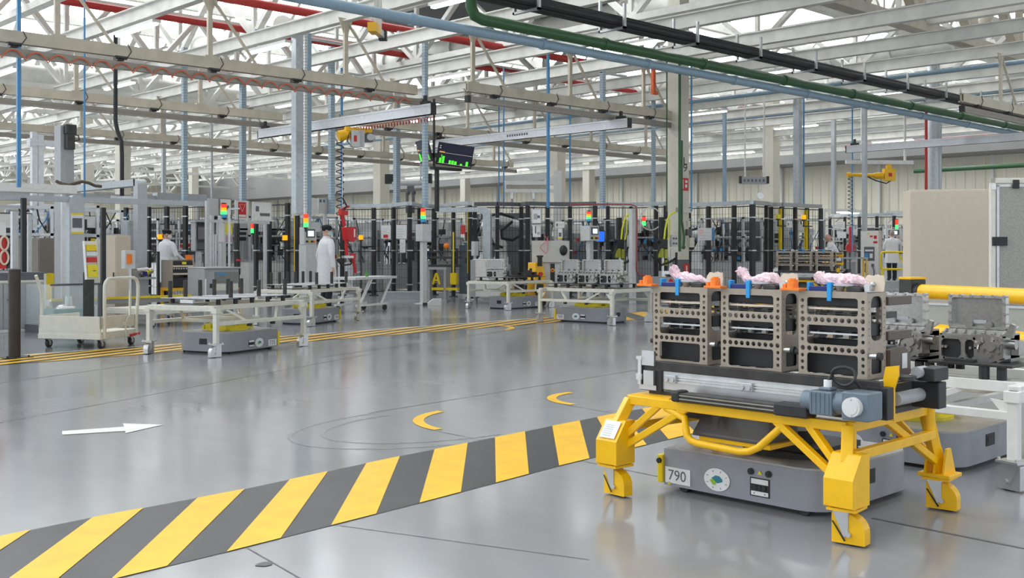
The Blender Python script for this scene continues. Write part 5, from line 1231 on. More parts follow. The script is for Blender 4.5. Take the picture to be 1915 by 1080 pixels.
for x in (-.35, .3): MB().bb((x - .03, -.2, 0), (x + .03, .2, .35)).build('leg', alu, tbn)
rb = thing('red_cup', 'red cup hung at the end of the grey test bench', 'cup', (*P(446, 21), Zp(550, 21)), 0); MB().cyl((0, 0, 0), (0, 0, .11), .055, 14, r2=.065).build('cup', red, rb); MB().bb((-.01, .05, -Zp(550, 21)), (.01, .07, .2)).build('bracket', zinc, rb)
tg = thing('tool_gun', 'black hanging tool with a red ring left of the aluminium upright', 'tool', (*P(446, 22.4), 0)); MB().cyl((0, 0, .75), (0, 0, 1.1), .04, 10).cyl((0, 0, 1.1), (0, 0, 2.1), .008, 6).cyl((0, 0, .66), (0, 0, .75), .02, 8).build('tool_body', black, tg); MB().cyl((0, 0, 1.03), (0, 0, 1.07), .05, 12).build('red_ring', red, tg); MB().bb((-.02, -.02, 2.1), (.02, .4, 2.13)).bb((-.02, .37, 0), (.02, .4, 2.1)).build('bracket', alu, tg)

# ------------------------------------------------------------------ people
def remesh(o, v):
    m = o.modifiers.new('skin', 'REMESH'); m.mode = 'VOXEL'; m.voxel_size = v; m.use_smooth_shade = True
    s = o.modifiers.new('smooth', 'SMOOTH'); s.iterations = 4; s.factor = .5
def ring(c, rx, ry): return (c, rx, ry, (1, 0, 0), (0, 1, 0))
def person(label, loc, rz, H, arms, head=(0, 0), cap=None, mask=None, hair=None, bend=0.0, coat_len=.50, sleeves='long', gloves=False):
    # local: faces -y, z up, feet on the floor; proportions for 1.75 m then scaled to H
    k = H / 1.75
    def B(p):   # bend the upper body forward from the waist
        x, y, z = p
        if z > 1.0: dz = z - 1.0; return (x, y - dz * math.sin(bend), 1.0 + dz * math.cos(bend))
        return p
    b = MB(); sk = 14
    for s_ in (-1, 1):
        b.tube([(s_ * .085, .0, .92), (s_ * .095, -.01, .70), (s_ * .095, -.015, .50), (s_ * .095, .01, .28), (s_ * .092, .02, .08)], [.085, .078, .058, .055, .04], 12)
        b.sph((s_ * .095, -.05, .045), (.045, .125, .045), 12, 8)
    b.loft([ring(B((0, 0, z)), rx, ry) for z, rx, ry in ((.86, .15, .11), (.98, .165, .115), (1.10, .14, .10), (1.28, .165, .115), (1.40, .17, .10), (1.46, .12, .08), (1.50, .06, .06), (1.58, .055, .058))], 16)
    hz = B((0, 0, 1.64)); a = head[0]; RM = Matrix.Rotation(a, 4, 'Z') @ Matrix.Rotation(head[1] + bend * .6, 4, 'X')
    HM = Matrix.Translation((hz[0], hz[1] - .015, hz[2])) @ RM
    def hp(p): return HM @ Vector(p)
    b.sph((0, 0, 0), 1, 18, 12, M=HM @ Matrix.Translation((0, .005, .02)) @ Matrix.Diagonal((.074, .095, .105, 1)))
    b.sph((0, 0, 0), 1, 14, 10, M=HM @ Matrix.Translation((0, -.03, -.055)) @ Matrix.Diagonal((.055, .062, .062, 1)))
    b.sph((0, 0, 0), 1, 10, 6, M=HM @ Matrix.Translation((0, -.098, -.01)) @ Matrix.Diagonal((.014, .02, .028, 1)))     # nose
    b.sph((0, 0, 0), 1, 10, 6, M=HM @ Matrix.Translation((0, -.088, -.055)) @ Matrix.Diagonal((.026, .01, .009, 1)))   # lips
    for s_ in (-1, 1):
        b.sph((0, 0, 0), 1, 10, 6, M=HM @ Matrix.Translation((s_ * .075, .012, -.005)) @ Matrix.Diagonal((.012, .02, .032, 1)))
        b.sph((0, 0, 0), 1, 8, 6, M=HM @ Matrix.Translation((s_ * .032, -.084, .03)) @ Matrix.Diagonal((.02, .012, .008, 1)))   # brow
    ct = MB(); gl = MB()
    for s_, (el, wr, cu) in zip((-1, 1), arms):
        sh = B((s_ * .185, 0, 1.41)); el, wr = Vector(el), Vector(wr)
        b.tube([B((s_ * .12, 0, 1.42)), sh, el, wr], [.05, .05, .038, .026], 10)
        d = (wr - el).normalized(); side = d.cross(Vector((0, 0, 1)) if abs(d.z) < .9 else Vector((0, 1, 0))).normalized(); nn = side.cross(d)
        hand = gl if gloves else b
        Mh = Matrix((side, d, nn)).transposed().to_4x4(); Mh.translation = wr + d * .045
        b.sph((0, 0, 0), 1, 12, 8, M=Mh @ Matrix.Diagonal((.04, .05, .018, 1)))
        for i in range(4):
            o_ = wr + d * .085 + side * (-.028 + i * .019); L = (.062, .072, .068, .052)[i]
            b.tube([o_ - d * .03, o_, o_ + d * L * .5 + nn * cu * .012, o_ + d * L * .85 + nn * cu * .035], [.0095, .0095, .009, .0075], 7)
        tb_ = wr + d * .03 - side * .036 * s_; b.tube([tb_, tb_ + d * .03 - side * .02 * s_ + nn * .006, tb_ + d * .06 - side * .022 * s_ + nn * .016], [.012, .0105, .009], 7)
        ce = wr if sleeves == 'long' else el + (wr - el) * .25
        ct.tube([B((s_ * .10, 0, 1.41)), B((s_ * .17, 0, 1.40)), Vector(sh) + (el - Vector(sh)) * .25, el, ce - (ce - el) * .05], [.075, .078, .07, .058, .05], 14)
    body = b.build('person', skin_m, None, loc, rz); body.scale = (k, k, k); remesh(body, .009); tag(body, label, 'person')
    prof = [(coat_len, .26, .20), (.72, .245, .19), (.95, .23, .175), (1.1, .21, .16), (1.28, .225, .162), (1.38, .22, .145), (1.44, .175, .12), (1.49, .09, .085), (1.53, .066, .07)]
    ct.loft([ring(B((0, .005, z)), rx, ry) for z, rx, ry in prof], 20)
    c_ = ct.build('coat', coat_m, body); remesh(c_, .012)
    tr = MB()
    for s_ in (-1, 1): tr.tube([(s_ * .085, 0, .95), (s_ * .096, -.01, .70), (s_ * .097, -.01, .48), (s_ * .097, .01, .26), (s_ * .095, .02, .07)], [.10, .095, .078, .07, .065], 12)
    tr.build('trousers', trous, body)
    sh_ = MB()
    for s_ in (-1, 1): sh_.sph((s_ * .095, -.05, .05), (.052, .14, .05), 12, 8)
    sh_.build('shoes', black, body)
    if cap:
        cm = MB(); vs = []; N = 18
        cm.sph((0, 0, 0), 1, 18, 10, M=HM @ Matrix.Translation((0, .012, .045)) @ Matrix.Diagonal((.086, .108, .085, 1)))
        cm.sph((0, 0, 0), 1, 18, 8, M=HM @ Matrix.Translation((0, .02, .075)) @ Matrix.Diagonal((.095, .115, .05, 1)))
        cm.sph((0, 0, 0), 1, 14, 6, M=HM @ Matrix.Translation((0, -.10, .045)) @ Matrix.Rotation(.2, 4, 'X') @ Matrix.Diagonal((.062, .062, .008, 1)))
        cm.build('cap', cap_m, body)
    if hair:
        hm = MB(); hm.sph((0, 0, 0), 1, 18, 10, M=HM @ Matrix.Translation((0, .018, .03)) @ Matrix.Diagonal((.081, .093, .105, 1))); hm.build('hair', hair_m, body)
    if mask:
        mm = MB(); mm.sph((0, 0, 0), 1, 16, 10, M=HM @ Matrix.Translation((0, -.045, -.045)) @ Matrix.Diagonal((.064, .07, .058, 1)))
        mk = mm.build('mask', mask, body)
        st_ = MB()
        for s_ in (-1, 1): st_.tube([hp((s_ * .06, -.05, -.02)), hp((s_ * .08, -.01, .005)), hp((s_ * .08, .02, .02))], .003, 5)
        st_.build('ear_loop', maskw, mk)
    return body
w1 = P(312, 25.6)
person('worker in a white coat, black cap and white mask beside the yellow rack', (*w1, 0), 1.80, 1.74, (((-.32, -.02, 1.14), (-.30, -.28, 1.0), .8), ((.32, -.02, 1.14), (.28, -.28, 1.02), .8)), head=(-.75, .08), cap=True, mask=maskw)
w2 = P(611, 22.6)
person('worker in a white coat and pale blue mask standing behind the white cart', (*w2, 0), 1.45, 1.77, (((-.32, .05, 1.14), (-.33, .02, .87), .5), ((.32, .03, 1.14), (.34, -.04, .87), .5)), head=(-.5, .05), cap=True, mask=maskm, coat_len=.52)
w3 = P(1562, 33)
person('bald worker in a white coat bent over the distant racks', (*w3, 0), -2.65, 1.76, (((-.25, -.25, 1.1), (-.18, -.48, 1.02), .8), ((.25, -.25, 1.1), (.18, -.48, 1.02), .8)), head=(.1, .35), bend=.30, hair=None)
w4 = P(1668, 37)
person('worker in a white coat on the low platform reaching left to a panel', (*w4, .22), 2.36, 1.70, (((.0 - .42, -.2, 1.28), (-.66, -.34, 1.22), .3), ((.26, -.05, 1.13), (.22, -.28, 1.05), .6)), head=(.25, .05), hair=True, coat_len=.62, sleeves='short')

# ------------------------------------------------------------------ robots and stations in the cells
robot_w = mat('robot_white', (.88, .88, .87), .35)
def robot(label, px, d, rz, s=1.0):
    t = thing('robot_arm', label, 'robot', P(px, d), rz); t.scale = (s, s, s)
    MB().bb((-.25, -.25, 0), (.25, .25, .85)).build('plinth', lgrey, t, bevel=.01)
    MB().cyl((0, 0, .85), (0, 0, 1.05), .2, 20).cyl((0, 0, 1.05), (0, 0, 1.35), .17, 20, r2=.15).build('base', robot_w, t)
    MB().cyl((0, -.18, 1.38), (0, .18, 1.38), .16, 20).tube([(0, 0, 1.38), (-.12, 0, 1.62), (-.22, 0, 1.98)], [.14, .13, .12], 14).build('lower_arm', robot_w, t)
    MB().cyl((-.22, -.17, 2.0), (-.22, .17, 2.0), .145, 20).tube([(-.35, 0, 2.06), (-.2, 0, 2.06), (.1, 0, 2.02), (.5, 0, 1.93), (.62, 0, 1.86)], [.12, .14, .12, .10, .09], 14).build('upper_arm', robot_w, t)
    MB().cyl((.62, -.1, 1.84), (.62, .1, 1.84), .095, 16).tube([(.62, 0, 1.84), (.68, 0, 1.68)], [.08, .07], 12).build('wrist', mgrey, t)
    g = MB().bb((.56, -.12, 1.55), (.82, .12, 1.64)).bb((.56, -.1, 1.38), (.60, .1, 1.56)).bb((.78, -.1, 1.38), (.82, .1, 1.56)).cyl((.69, -.16, 1.6), (.69, .16, 1.6), .05, 10)
    g.build('gripper', zinc, t)
    MB().tube([(.05, -.2, 1.3), (-.35, -.22, 1.45), (-.45, -.2, 1.8), (-.35, -.18, 2.15), (.0, -.16, 2.22), (.35, -.14, 2.1)], .035, 8).build('dress_pack', black, t)
    MB().tube([(.3, -.1, 2.0), (.0, -.26, 1.75), (.02, -.28, 1.55), (.3, -.22, 1.5), (.55, -.12, 1.66)], .04, 8).build('hose', black, t)
    return t
robot('white six-axis robot arm inside the middle guarded cell', 937, 29.9, -.75, 1.02)
robot('white robot arm standing behind the grey duct arch', 908, 31.2, -2.4, 1.0)
robot('white robot arm in the cell right of the L9 column', 1302, 31.2, 2.2, .85)
gd = thing('cable_duct', 'grey galvanised duct arch in front of the white robot', 'duct', P(912, 27.6), RZF + .5); z1 = Zp(387, 27.6)
MB().prism([(p[0], -.06, p[2]) for p in [(.09, 0, .8), (.09, 0, z1 - .2)] + arc((-.11, 0, z1 - .2), .2, 0, PI / 2, 5) + [(-1.4, 0, z1), (-1.4, 0, z1 - .12), (-.2, 0, z1 - .12), (-.11, 0, z1 - .2), (-.11, 0, .8)]], (0, .14, 0)).build('duct_arch', galv, gd)
MB().bb((-.12, -.1, 0), (.1, .1, .8)).build('foot', mgrey, gd)
co = thing('console', 'big light grey metal console with a black dome beside the yellow stacker', 'console', P(1030, 24.8), RZF + .72)
z0, z1 = Zp(490, 24.8), Zp(450, 24.8)
MB().bb((-.42, -.25, z0), (.42, .3, z1)).build('upper_box', mat('console_grey', (.58, .57, .53), .5, var=.03), co, bevel=.006)
MB().sph((.30, -.25, z0 + .27), (.09, .09, .12), 14, 8).cyl((.30, -.28, z0 + .27), (.30, -.1, z0 + .27), .07, 14).build('dome', black, co)
MB().bb((-.36, -.18, .02), (.42, .3, z0)).bb((-.14, -.2, .1), (.22, -.18, z0 - .04)).bb((.24, -.2, .1), (.41, -.18, z0 - .04)).build('lower_cabinet', lgrey, co, bevel=.004)
MB().bb((.0, -.21, z0 - .45), (.1, -.195, z0 - .03)).build('switch_strip', black, co); MB().cyl((.05, -.21, z0 - .18), (.05, -.24, z0 - .18), .03, 12).build('stop_button', red, co); MB().cyl((.05, -.208, z0 - .18), (.05, -.215, z0 - .18), .045, 12).build('stop_ring', safety, co)
MB().bb((-.42, -.22, .0), (.62, .35, .10)).build('plinth', white, co)
MB().tube([(-.15 + .08 * math.sin(i * .6), -.27, z1 + .12 - .035 * i) for i in range(9)] + [(-.1, -.27, z0 + .2), (-.06, -.27, z0 + .3), (-.05, -.27, z1 + .1)], .008, 6).build('red_lead', mat('pink_lead', (.8, .2, .25), .5), co)
sk_ = thing('stacker_truck', 'yellow stacker truck standing left of the grey console', 'truck', P(1004, 24.3), -.2)
MB().prism([(-.14, -.1, .2), (.16, -.1, .2), (.16, -.1, .62), (.10, -.1, .98), (-.10, -.1, .98), (-.12, -.1, .6)], (0, .3, 0)).build('body', yellow, sk_, bevel=.01)
MB().bb((-.05, -.14, .9), (.05, -.1, 1.12)).tube([(-.08, -.12, 1.12), (.08, -.12, 1.12)], .02, 8).bb((-.1, -.12, .25), (.1, -.1, .5)).build('tiller', black, sk_); MB().cyl((.02, -.11, .72), (.02, -.14, .72), .05, 12).build('red_knob', red, sk_)
for x in (-.1, .12): MB().cyl((x, -.08, .08), (x, .1, .08), .08, 14).build('wheel', rubber, sk_)
MB().bb((-.12, .1, .06), (.14, .4, .12)).bb((-.1, .0, .1), (.12, .2, .3)).build('fork', yellow, sk_)
wm_ = thing('washing_machine_unit', 'low white machine with a grey end panel behind the single casting', 'machine', P(918, 25.8), RZF + .75); z1 = Zp(484, 25.8)
MB().bb((-.42, -.2, .15), (.34, .3, z1)).build('housing', white, wm_, bevel=.01); MB().bb((-.47, -.22, .15), (-.36, .3, z1 - .02)).build('end_panel', mgrey, wm_, bevel=.006); MB().bb((-.1, -.215, z1 - .2), (.3, -.2, z1 - .06)).bb((.05, -.22, z1 - .32), (.3, -.2, z1 - .28)).build('slot', dgrey, wm_)
for x in (-.4, .28): MB().bb((x, -.15, 0), (x + .06, .25, .15)).build('foot', mgrey, wm_)
MB().cyl((.36, -.1, z1 - .36), (.44, -.1, z1 - .36), .09, 14).build('handwheel', black, wm_)
def dispenser(label, px, d, rz):
    t = thing('dispensing_station', label, 'machine', P(px, d), rz)
    MB().bb((-.3, -.2, 0), (.3, .2, .62)).build('base', mgrey, t); MB().bb((-.05, .0, .6), (.05, .1, 2.05)).build('mast', black, t)
    MB().bb((-.20, -.16, 1.30), (.0, .02, 1.52)).bb((-.25, -.1, 1.44), (.05, -.04, 1.48)).build('motor', black, t, bevel=.01)
    MB().bb((-.17, -.14, 1.08), (-.10, -.02, 1.30)).bb((-.06, -.14, 1.06), (.02, -.02, 1.28)).bb((.0, -.1, .88), (.06, -.02, 1.02)).build('lime_guard', lime, t)
    MB().cyl((-.08, -.08, .75), (-.08, -.08, 1.25), .035, 10).bb((-.14, -.12, .62), (.1, .0, .76)).cyl((.12, -.1, .62), (.12, -.1, 1.1), .02, 8).cyl((.18, -.1, .62), (.18, -.1, 1.3), .02, 8).build('nozzle', zinc, t)
    MB().tube([(-.05, -.1, 1.5), (-.02, -.1, 1.75), (.04, -.1, 1.98), (.16, -.08, 2.12), (.34, -.05, 2.18)], .022, 8).tube([(.04, -.12, 1.5), (.1, -.12, 1.7), (.12, -.1, 2.0)], .018, 8).build('yellow_hose', hiviz, t)
    MB().tube([(-.2, -.15, 1.38), (-.36, -.18, 1.1), (-.22, -.18, .9), (.1, -.16, .98), (.3, -.1, 1.06)], .028, 8).tube([(.3, -.14, 1.2), (.24, -.2, .8), (.32, -.2, .5)], .028, 8).build('black_hose', black, t)
    MB().bb((.22, -.06, 1.34), (.42, .02, 1.62)).build('gauge_box', lgrey, t)
    for x in (.28, .36):
        for z in (1.42, 1.54): MB().cyl((x, -.06, z), (x, -.075, z), .025, 10).build('gauge', dgrey, t)
    return t
dispenser('left dispensing station with a yellow hose in front of the guard', 1160, 26.4, -.2)
dispenser('right dispensing station with a yellow hose beside the L9 column', 1240, 26.0, -.2)
wp = thing('white_post', 'square white post carrying red tubing between the dispensing stations', 'post', P(1183, 25.6), -.2); z1 = Zp(390, 25.6)
MB().bb((-.06, -.06, 0), (.06, .06, z1)).build('upright', lgrey, wp)
MB().tube([(-1.6, .3, z1 + .08), (-.1, -.05, z1 + .1), (.06, -.08, z1 + .04), (.07, -.08, z1 - .3), (.06, -.08, .78), (.12, -.1, .68), (.3, -.1, .66)], .018, 6).build('red_tubing', mat('red_tubing', (.45, .08, .08), .4), wp)
rg = thing('hose_loop', 'white coiled hose ring hanging left of the L9 column', 'hose', (*P(1217, 26.2), Zp(409, 26.2)), -.6)
MB().tube([(.27 * math.cos(a), .02 * math.sin(3 * a), .27 * math.sin(a)) for a in [2 * PI * i / 28 for i in range(28)]], .016, 6, closed=True).build('ring', white, rg); MB().bar((0, 0, .26), (0, .05, .55), .02).build('hook', zinc, rg)
bs = thing('monitor', 'bright blue screen beside the touch panel', 'monitor', (*P(1122, 26.3), 0), -.2); z0, z1 = Zp(453, 26.3), Zp(431, 26.3)
MB().bb((-.15, -.02, z0), (.14, .03, z1)).build('bezel', black, bs); MB().bb((-.13, -.025, z0 + .02), (.12, -.02, z1 - .02)).build('screen', e_bscreen, bs); MB().bb((-.02, .03, 0), (.02, .07, z1 - .1)).build('stand', dgrey, bs)
ps = thing('portal_stand', 'grey portal stand holding yellow A-shaped fixtures under the switch box', 'stand', P(818, 26.6), RZF + .5)
MB().bb((-.22, -.1, 0), (-.16, .1, .78)).bb((.20, -.1, 0), (.26, .1, .78)).bb((-.24, -.12, .78), (.28, .12, .84)).bb((-.28, -.2, 0), (-.12, .2, .04)).bb((.16, -.2, 0), (.32, .2, .04)).build('portal', mgrey, ps)
MB().bar((-.12, 0, .42), (-.04, 0, .66), .05).bar((.06, 0, .42), (-.0, 0, .66), .05).bar((-.1, 0, .52), (.04, 0, .52), .04).bb((-.05, -.03, .64), (.02, .03, .70)).build('yellow_fixture', safety, ps)
MB().bb((-.12, -.1, .28), (.56, .05, .34)).bb((.36, -.08, .42), (.52, .06, .70)).cyl((.42, 0, .70), (.42, 0, 1.7), .02, 8).build('yellow_bracket', safety, ps)
MB().bb((-.3, .15, .84), (.5, .4, .90)).bb((-.3, .15, 1.05), (.5, .4, 1.1)).bb((-.3, .15, 1.2), (.5, .4, 1.24)).bb((-.26, .2, .9), (-.22, .3, 1.3)).bb((.4, .2, .9), (.44, .3, 1.3)).build('rack', blackm, ps); MB().sph((.2, .1, 1.36), (.08, .06, .07), 10, 6).build('orange_part', orange, ps)
dg = thing('grey_door', 'dark blue grey door in the guard left of the yellow light curtain', 'door', P(867, 29.2), RZF + .3); MB().bb((-.13, -.02, .08), (.13, .02, Zp(458, 29.2))).build('leaf', mat('door_blue_grey', (.12, .15, .19), .5), dg); MB().bb((.09, -.05, .9), (.11, -.02, 1.05)).build('handle', black, dg)
fb_ = thing('floor_box', 'small white box lying on the floor by the switch box post', 'box', P(812, 24.7), -.6); MB().prism([(-.16, -.08, 0), (.16, -.08, 0), (.16, -.08, .15), (-.02, -.08, .15), (-.16, -.08, .05)], (0, .16, 0)).build('box', white, fb_); MB().bb((-.26, -.06, 0), (-.16, .06, .06)).build('foot_pedal', black, fb_)
st_ = thing('step_plinth', 'low grey step at the foot of the guarded cell', 'step', P(760, 28.0), RZF + .9); MB().bb((-.55, -.2, 0), (.45, .15, .16)).bb((-.57, -.22, .16), (.47, .15, .19)).build('step', duct, st_)
for i, (px, y, d, m, lb) in enumerate(((299, 447, 26.4, e_amber, 'orange beacon on a black post behind the white-mask worker'), (533, 449, 26.0, e_amber, 'orange beacon on the black guard posts left of the touch panel'), (675, 448, 28.6, e_amber, 'orange beacon right of the red tool head'), (1455, 409, 28.9, lyellow, 'yellow beacon high on the right guarded cell'), (1503, 410, 29.6, e_amber, 'orange beacon between the two yellow light curtains'))):
    bc = thing('beacon', lb, 'beacon', (*P(px, d), Zp(y, d))); MB().cyl((0, 0, 0), (0, 0, .12), .06, 14).build('lens', m, bc); MB().cyl((0, 0, -.03), (0, 0, 0), .065, 12).cyl((0, 0, -Zp(y, d) if y > 430 else -.2), (0, 0, -.03), .02, 8).bb((-.02, -.02, -.2), (.4, .02, -.17)).build('mount', black, bc)

# ------------------------------------------------------------------ things hanging from the cranes and the roof
def coil(n, r, h, k=10): return [(r * math.cos(2 * PI * i / k), r * math.sin(2 * PI * i / k), -h * i / (n * k)) for i in range(n * k + 1)]
ho = thing('hoist', 'yellow hoist with a grey control box under the left white bridge', 'hoist', (*P(655, 24.4), Zp(257, 24.4)), -.35)
MB().tube([(-.27, 0, .02), (-.18, 0, .04), (-.04, 0, .08)], [.12, .13, .11], 14).bb((-.1, -.05, .1), (.5, .05, .22)).bb((-.12, -.09, .14), (-.02, .09, .24)).build('motor', yellow, ho, bevel=.01)
MB().bb((.0, -.12, -.22), (.2, .06, .16)).bb((.2, -.06, -.2), (.32, .06, .18)).build('control_box', lgrey, ho, bevel=.008); MB().bb((.05, -.126, -.1), (.12, -.12, .04)).build('red_label', red, ho)
MB().bb((.36, -.1, -.08), (.5, .1, .12)).build('fan_housing', dgrey, ho); MB().cyl((.44, -.1, .02), (.44, -.115, .02), .08, 18).build('fan_cover', lgrey, ho); MB().cyl((.5, 0, 0), (.58, 0, 0), .06, 12).build('rear_cap', lgrey, ho)
cp = [(p[0] * 1 - .24, p[1], p[2] - .08) for p in coil(11, .085, 1.72)]
MB().tube(cp, .012, 6).build('coiled_cable', black, ho); MB().tube([(-.05, -.1, .1), (-.1, -.12, -.1), (.05, -.12, -.26), (-.2, 0, -.24)], .012, 6).build('feed_cable', black, ho); MB().cyl((-.18, 0, -.1), (-.18, 0, -1.85), .006, 5).build('hoist_rope', zinc, ho)
rt_ = thing('hanging_tool', 'red hanging tool head with hoses in front of the blue-mask worker', 'tool', (*P(652, 23.8), Zp(438, 23.8)), .1)
MB().prism([(-.14, -.09, .16), (-.09, -.09, -.12), (.05, -.09, -.17), (.16, -.09, -.1), (.14, -.09, .17)], (0, .18, 0)).build('housing', red, rt_, bevel=.012); MB().bb((.07, -.096, -.06), (.11, -.09, .12)).build('label_sheet', paper, rt_)
MB().bar((-.08, 0, -.12), (-.05, 0, -.46), .05).bar((.12, 0, -.48), (.2, 0, -.85), .05).bb((.07, -.04, -.55), (.17, .04, -.42)).bar((-.12, 0, .18), (-.2, 0, .46), .06).bb((-.26, -.05, .42), (-.06, .05, .52)).bar((-.26, 0, .52), (.0, 0, .62), .05).build('arm', red, rt_)
MB().tube([(-.05, .03, -.2), (.06, .03, -.3), (.15, .03, -.4)], .018, 7).tube([(-.3, .05, -.55), (-.15, .05, -.68), (.1, .05, -.66), (.2, .03, -.5)], .018, 7).tube([(-.2, 0, .5), (-.1, -.05, .62), (-.18, 0, .8)], .02, 7).build('hose', black, rt_)
MB().bb((-.16, -.05, -.52), (.1, .05, -.47)).cyl((.2, 0, -.85), (.34, 0, -.83), .012, 6).build('fixture_bar', zinc, rt_)
MB().cyl((-.18, 0, .6), (-.18, 0, 1.6), .008, 6).build('suspension', zinc, rt_)
jb = thing('jib_hoist', 'yellow hoist arm with a square control box before the corrugated wall', 'hoist', (*P(1662, 34), Zp(327, 34)), RZF + .9)
MB().bb((-.17, -.1, -.19), (.18, .12, .20)).bb((-.08, -.04, .2), (.08, .04, .34)).build('control_box', yellow, jb, bevel=.01); MB().bb((-.05, -.11, -.05), (.06, -.1, .06)).build('red_label', red, jb)
MB().tube([(-.2, 0, -.02), (-.45, 0, -.03), (-.5, 0, -.02), (-1.2, 0, 0), (-1.25, 0, 0), (-1.35, 0, -.02)], [.1, .1, .06, .05, .08, .08], 12).build('arm', yellow, jb)
MB().tube([(-.7, -.03, -.06), (-.45, -.05, -.18), (-.1, -.05, -.27), (.05, -.03, -.18)], .02, 6).build('cable', black, jb); MB().tube([(p[0] - 1.25, p[1], p[2] - .08) for p in coil(12, .07, 1.5)], .012, 6).build('coiled_cable', black, jb)
MB().bb((-1.4, -.05, .34), (.8, .05, .46)).bb((-.9, -.03, .46), (-.84, .03, 2.6)).bb((.5, -.03, .46), (.56, .03, 2.6)).build('support_rail', white, jb)
tv = thing('hanging_monitors', 'pair of hanging monitors on a black pole showing green bars', 'monitor', (*P(817, 25.8), Zp(395, 25.8)), .05); zt_ = Zp(290, 25.8) - Zp(395, 25.8)
MB().bb((-.04, -.04, 0), (.04, .04, zt_ - .3)).bb((-.02, .08, zt_ - .3), (.02, .12, zt_ + 1.35)).bb((-.14, -.06, zt_ - .34), (.78, .1, zt_ - .28)).bb((-.1, -.03, zt_ - .05), (.12, .1, zt_ + .05)).build('pole', black, tv)
def screen(t, M_):
    def q(a, b2): return MB(), a, b2
    def bxm(a, b2): c_ = Matrix.Translation([(a[i] + b2[i]) / 2 for i in range(3)]); m_ = MB(); m_.box((0, 0, 0), [abs(b2[i] - a[i]) for i in range(3)]); m_.v = [tuple(M_ @ c_ @ Vector(v)) for v in m_.v]; return m_
    o = bxm((-.44, -.02, -.27), (.44, .03, .27)).build('monitor_case', black, t)
    bxm((-.42, -.024, -.25), (.42, -.02, .25)).build('screen', e_screen, o)
    for k, (x, h) in enumerate(((-.37, .2), (-.30, .17), (-.13, .09), (-.06, .09), (.01, .08), (.15, .04), (.29, .11))): bxm((x, -.027, -.22), (x + .055, -.024, -.22 + h)).build('bar', e_bar, o)
    bxm((-.40, -.027, .03), (.42, -.024, .036)).build('grid_line', e_line, o); bxm((-.40, -.027, -.225), (.42, -.024, -.22)).build('grid_line', e_line, o)
    for z in (.18, .13): bxm((-.40, -.027, z), (-.37, -.024, z + .02)).build('mark', e_line, o)
    bxm((-.39, -.027, .045), (-.26, -.024, .06)).build('mark', e_amber, o)
screen(tv, Matrix.Translation((.50, -.1, zt_ + .02)) @ Matrix.Rotation(-.55, 4, 'Z') @ Matrix.Rotation(.12, 4, 'Y') @ Matrix.Rotation(.25, 4, 'X'))
screen(tv, Matrix.Translation((-.32, .1, zt_ + .08)) @ Matrix.Rotation(-2.0, 4, 'Z') @ Matrix.Rotation(.25, 4, 'X'))
lbm = thing('lifting_beam', 'white double lifting beam with a wedge end beside the white column', 'lifting device', (*P(990, 31), Zp(352, 31)), RZF + .85)
MB().bb((-.75, -.05, -.12), (.72, .05, -.02)).bb((-.72, -.05, .1), (.74, .05, .22)).bb((-.72, -.04, -.1), (-.66, .04, .2)).prism([(.4, -.06, .22), (.76, -.06, .42), (.8, -.06, .42), (.8, -.06, .1), (.4, -.06, .1)], (0, .12, 0)).build('beam', white, lbm)
MB().bb((.70, -.1, -Zp(352, 31)), (.92, .12, .5)).build('column', white, lbm); MB().bb((-.78, -.07, -.13), (-.74, .07, -.04)).build('end_cap', safety, lbm)
for x in (-.5, .12):
    m_ = MB().cyl((x, 0, -.12), (x, 0, -.3), .05, 10)
    for k in range(4): m_.sph((x, 0, -.36 - k * .09), (.05, .03, .055), 8, 6)
    m_.build('chain', zinc, lbm)
hf = thing('lifting_beam', 'grey lifting tube with black end brackets left of the hanging monitors', 'lifting device', (*P(764, 36), Zp(342, 36)), RZF + .6)
MB().cyl((-.55, 0, 0), (.55, 0, 0), .09, 14).build('tube', lgrey, hf); MB().bb((-.8, -.08, -.02), (-.5, .08, .3)).bb((.5, -.08, -.02), (.8, .08, .3)).bb((-.42, -.06, .2), (-.3, .06, .34)).build('bracket', black, hf); MB().bb((.62, -.06, -2.2), (.78, .06, 0)).build('support', white, hf)
m_ = MB().sph((-.02, 0, -.32), .08, 10, 8).sph((.18, 0, -.32), .08, 10, 8).bb((-.08, -.06, -1.0), (-.01, .06, -.35)).bb((.13, -.06, -1.0), (.2, .06, -.35)).bb((-.03, -.06, -.3), (.18, .06, -.1)); m_.build('chain_hoist', dgrey, hf)
MB().bb((-.4, -.03, .05), (-.36, .03, 2.8)).bb((.4, -.03, .05), (.44, .03, 2.8)).build('suspension', white, hf)
yh = thing('hoist_trolley', 'small yellow and aluminium trolley on the high beam at top centre', 'hoist', (*P(705, 19.5), Zp(58, 19.5)), .7)
MB().bb((-.4, -.08, -.08), (-.05, .08, .08)).build('cover', yellow, yh); MB().bb((-.05, -.05, -.05), (.45, .05, .07)).build('rail', alu, yh); MB().bb((.42, -.07, -.08), (.54, .07, .1)).build('end_block', black, yh); MB().bb((-.1, -.03, .07), (-.04, .03, .6)).bb((.2, -.03, .07), (.26, .03, .6)).build('hanger', steelw, yh)
ob = thing('bracket', 'orange bracket hanging from the red pipe left of the L9 column', 'bracket', (*P(1222, 26), Zp(128, 26))); MB().bb((-.3, -.04, -.02), (.35, .04, .06)).bb((-.05, -.04, -.55), (.04, .04, 0)).bb((-.05, -.04, -.62), (.14, .04, -.54)).build('bracket', mat('orange_red', (.80, .12, .02), .4), ob)
sc_ = thing('scale_display', 'grey perforated hanging display in front of the cream column at right', 'display', (*P(1410, 33), Zp(338, 33)), RZF + .9)
MB().bb((-.42, -.05, -.1), (.4, .05, .12)).build('body', mgrey, sc_)
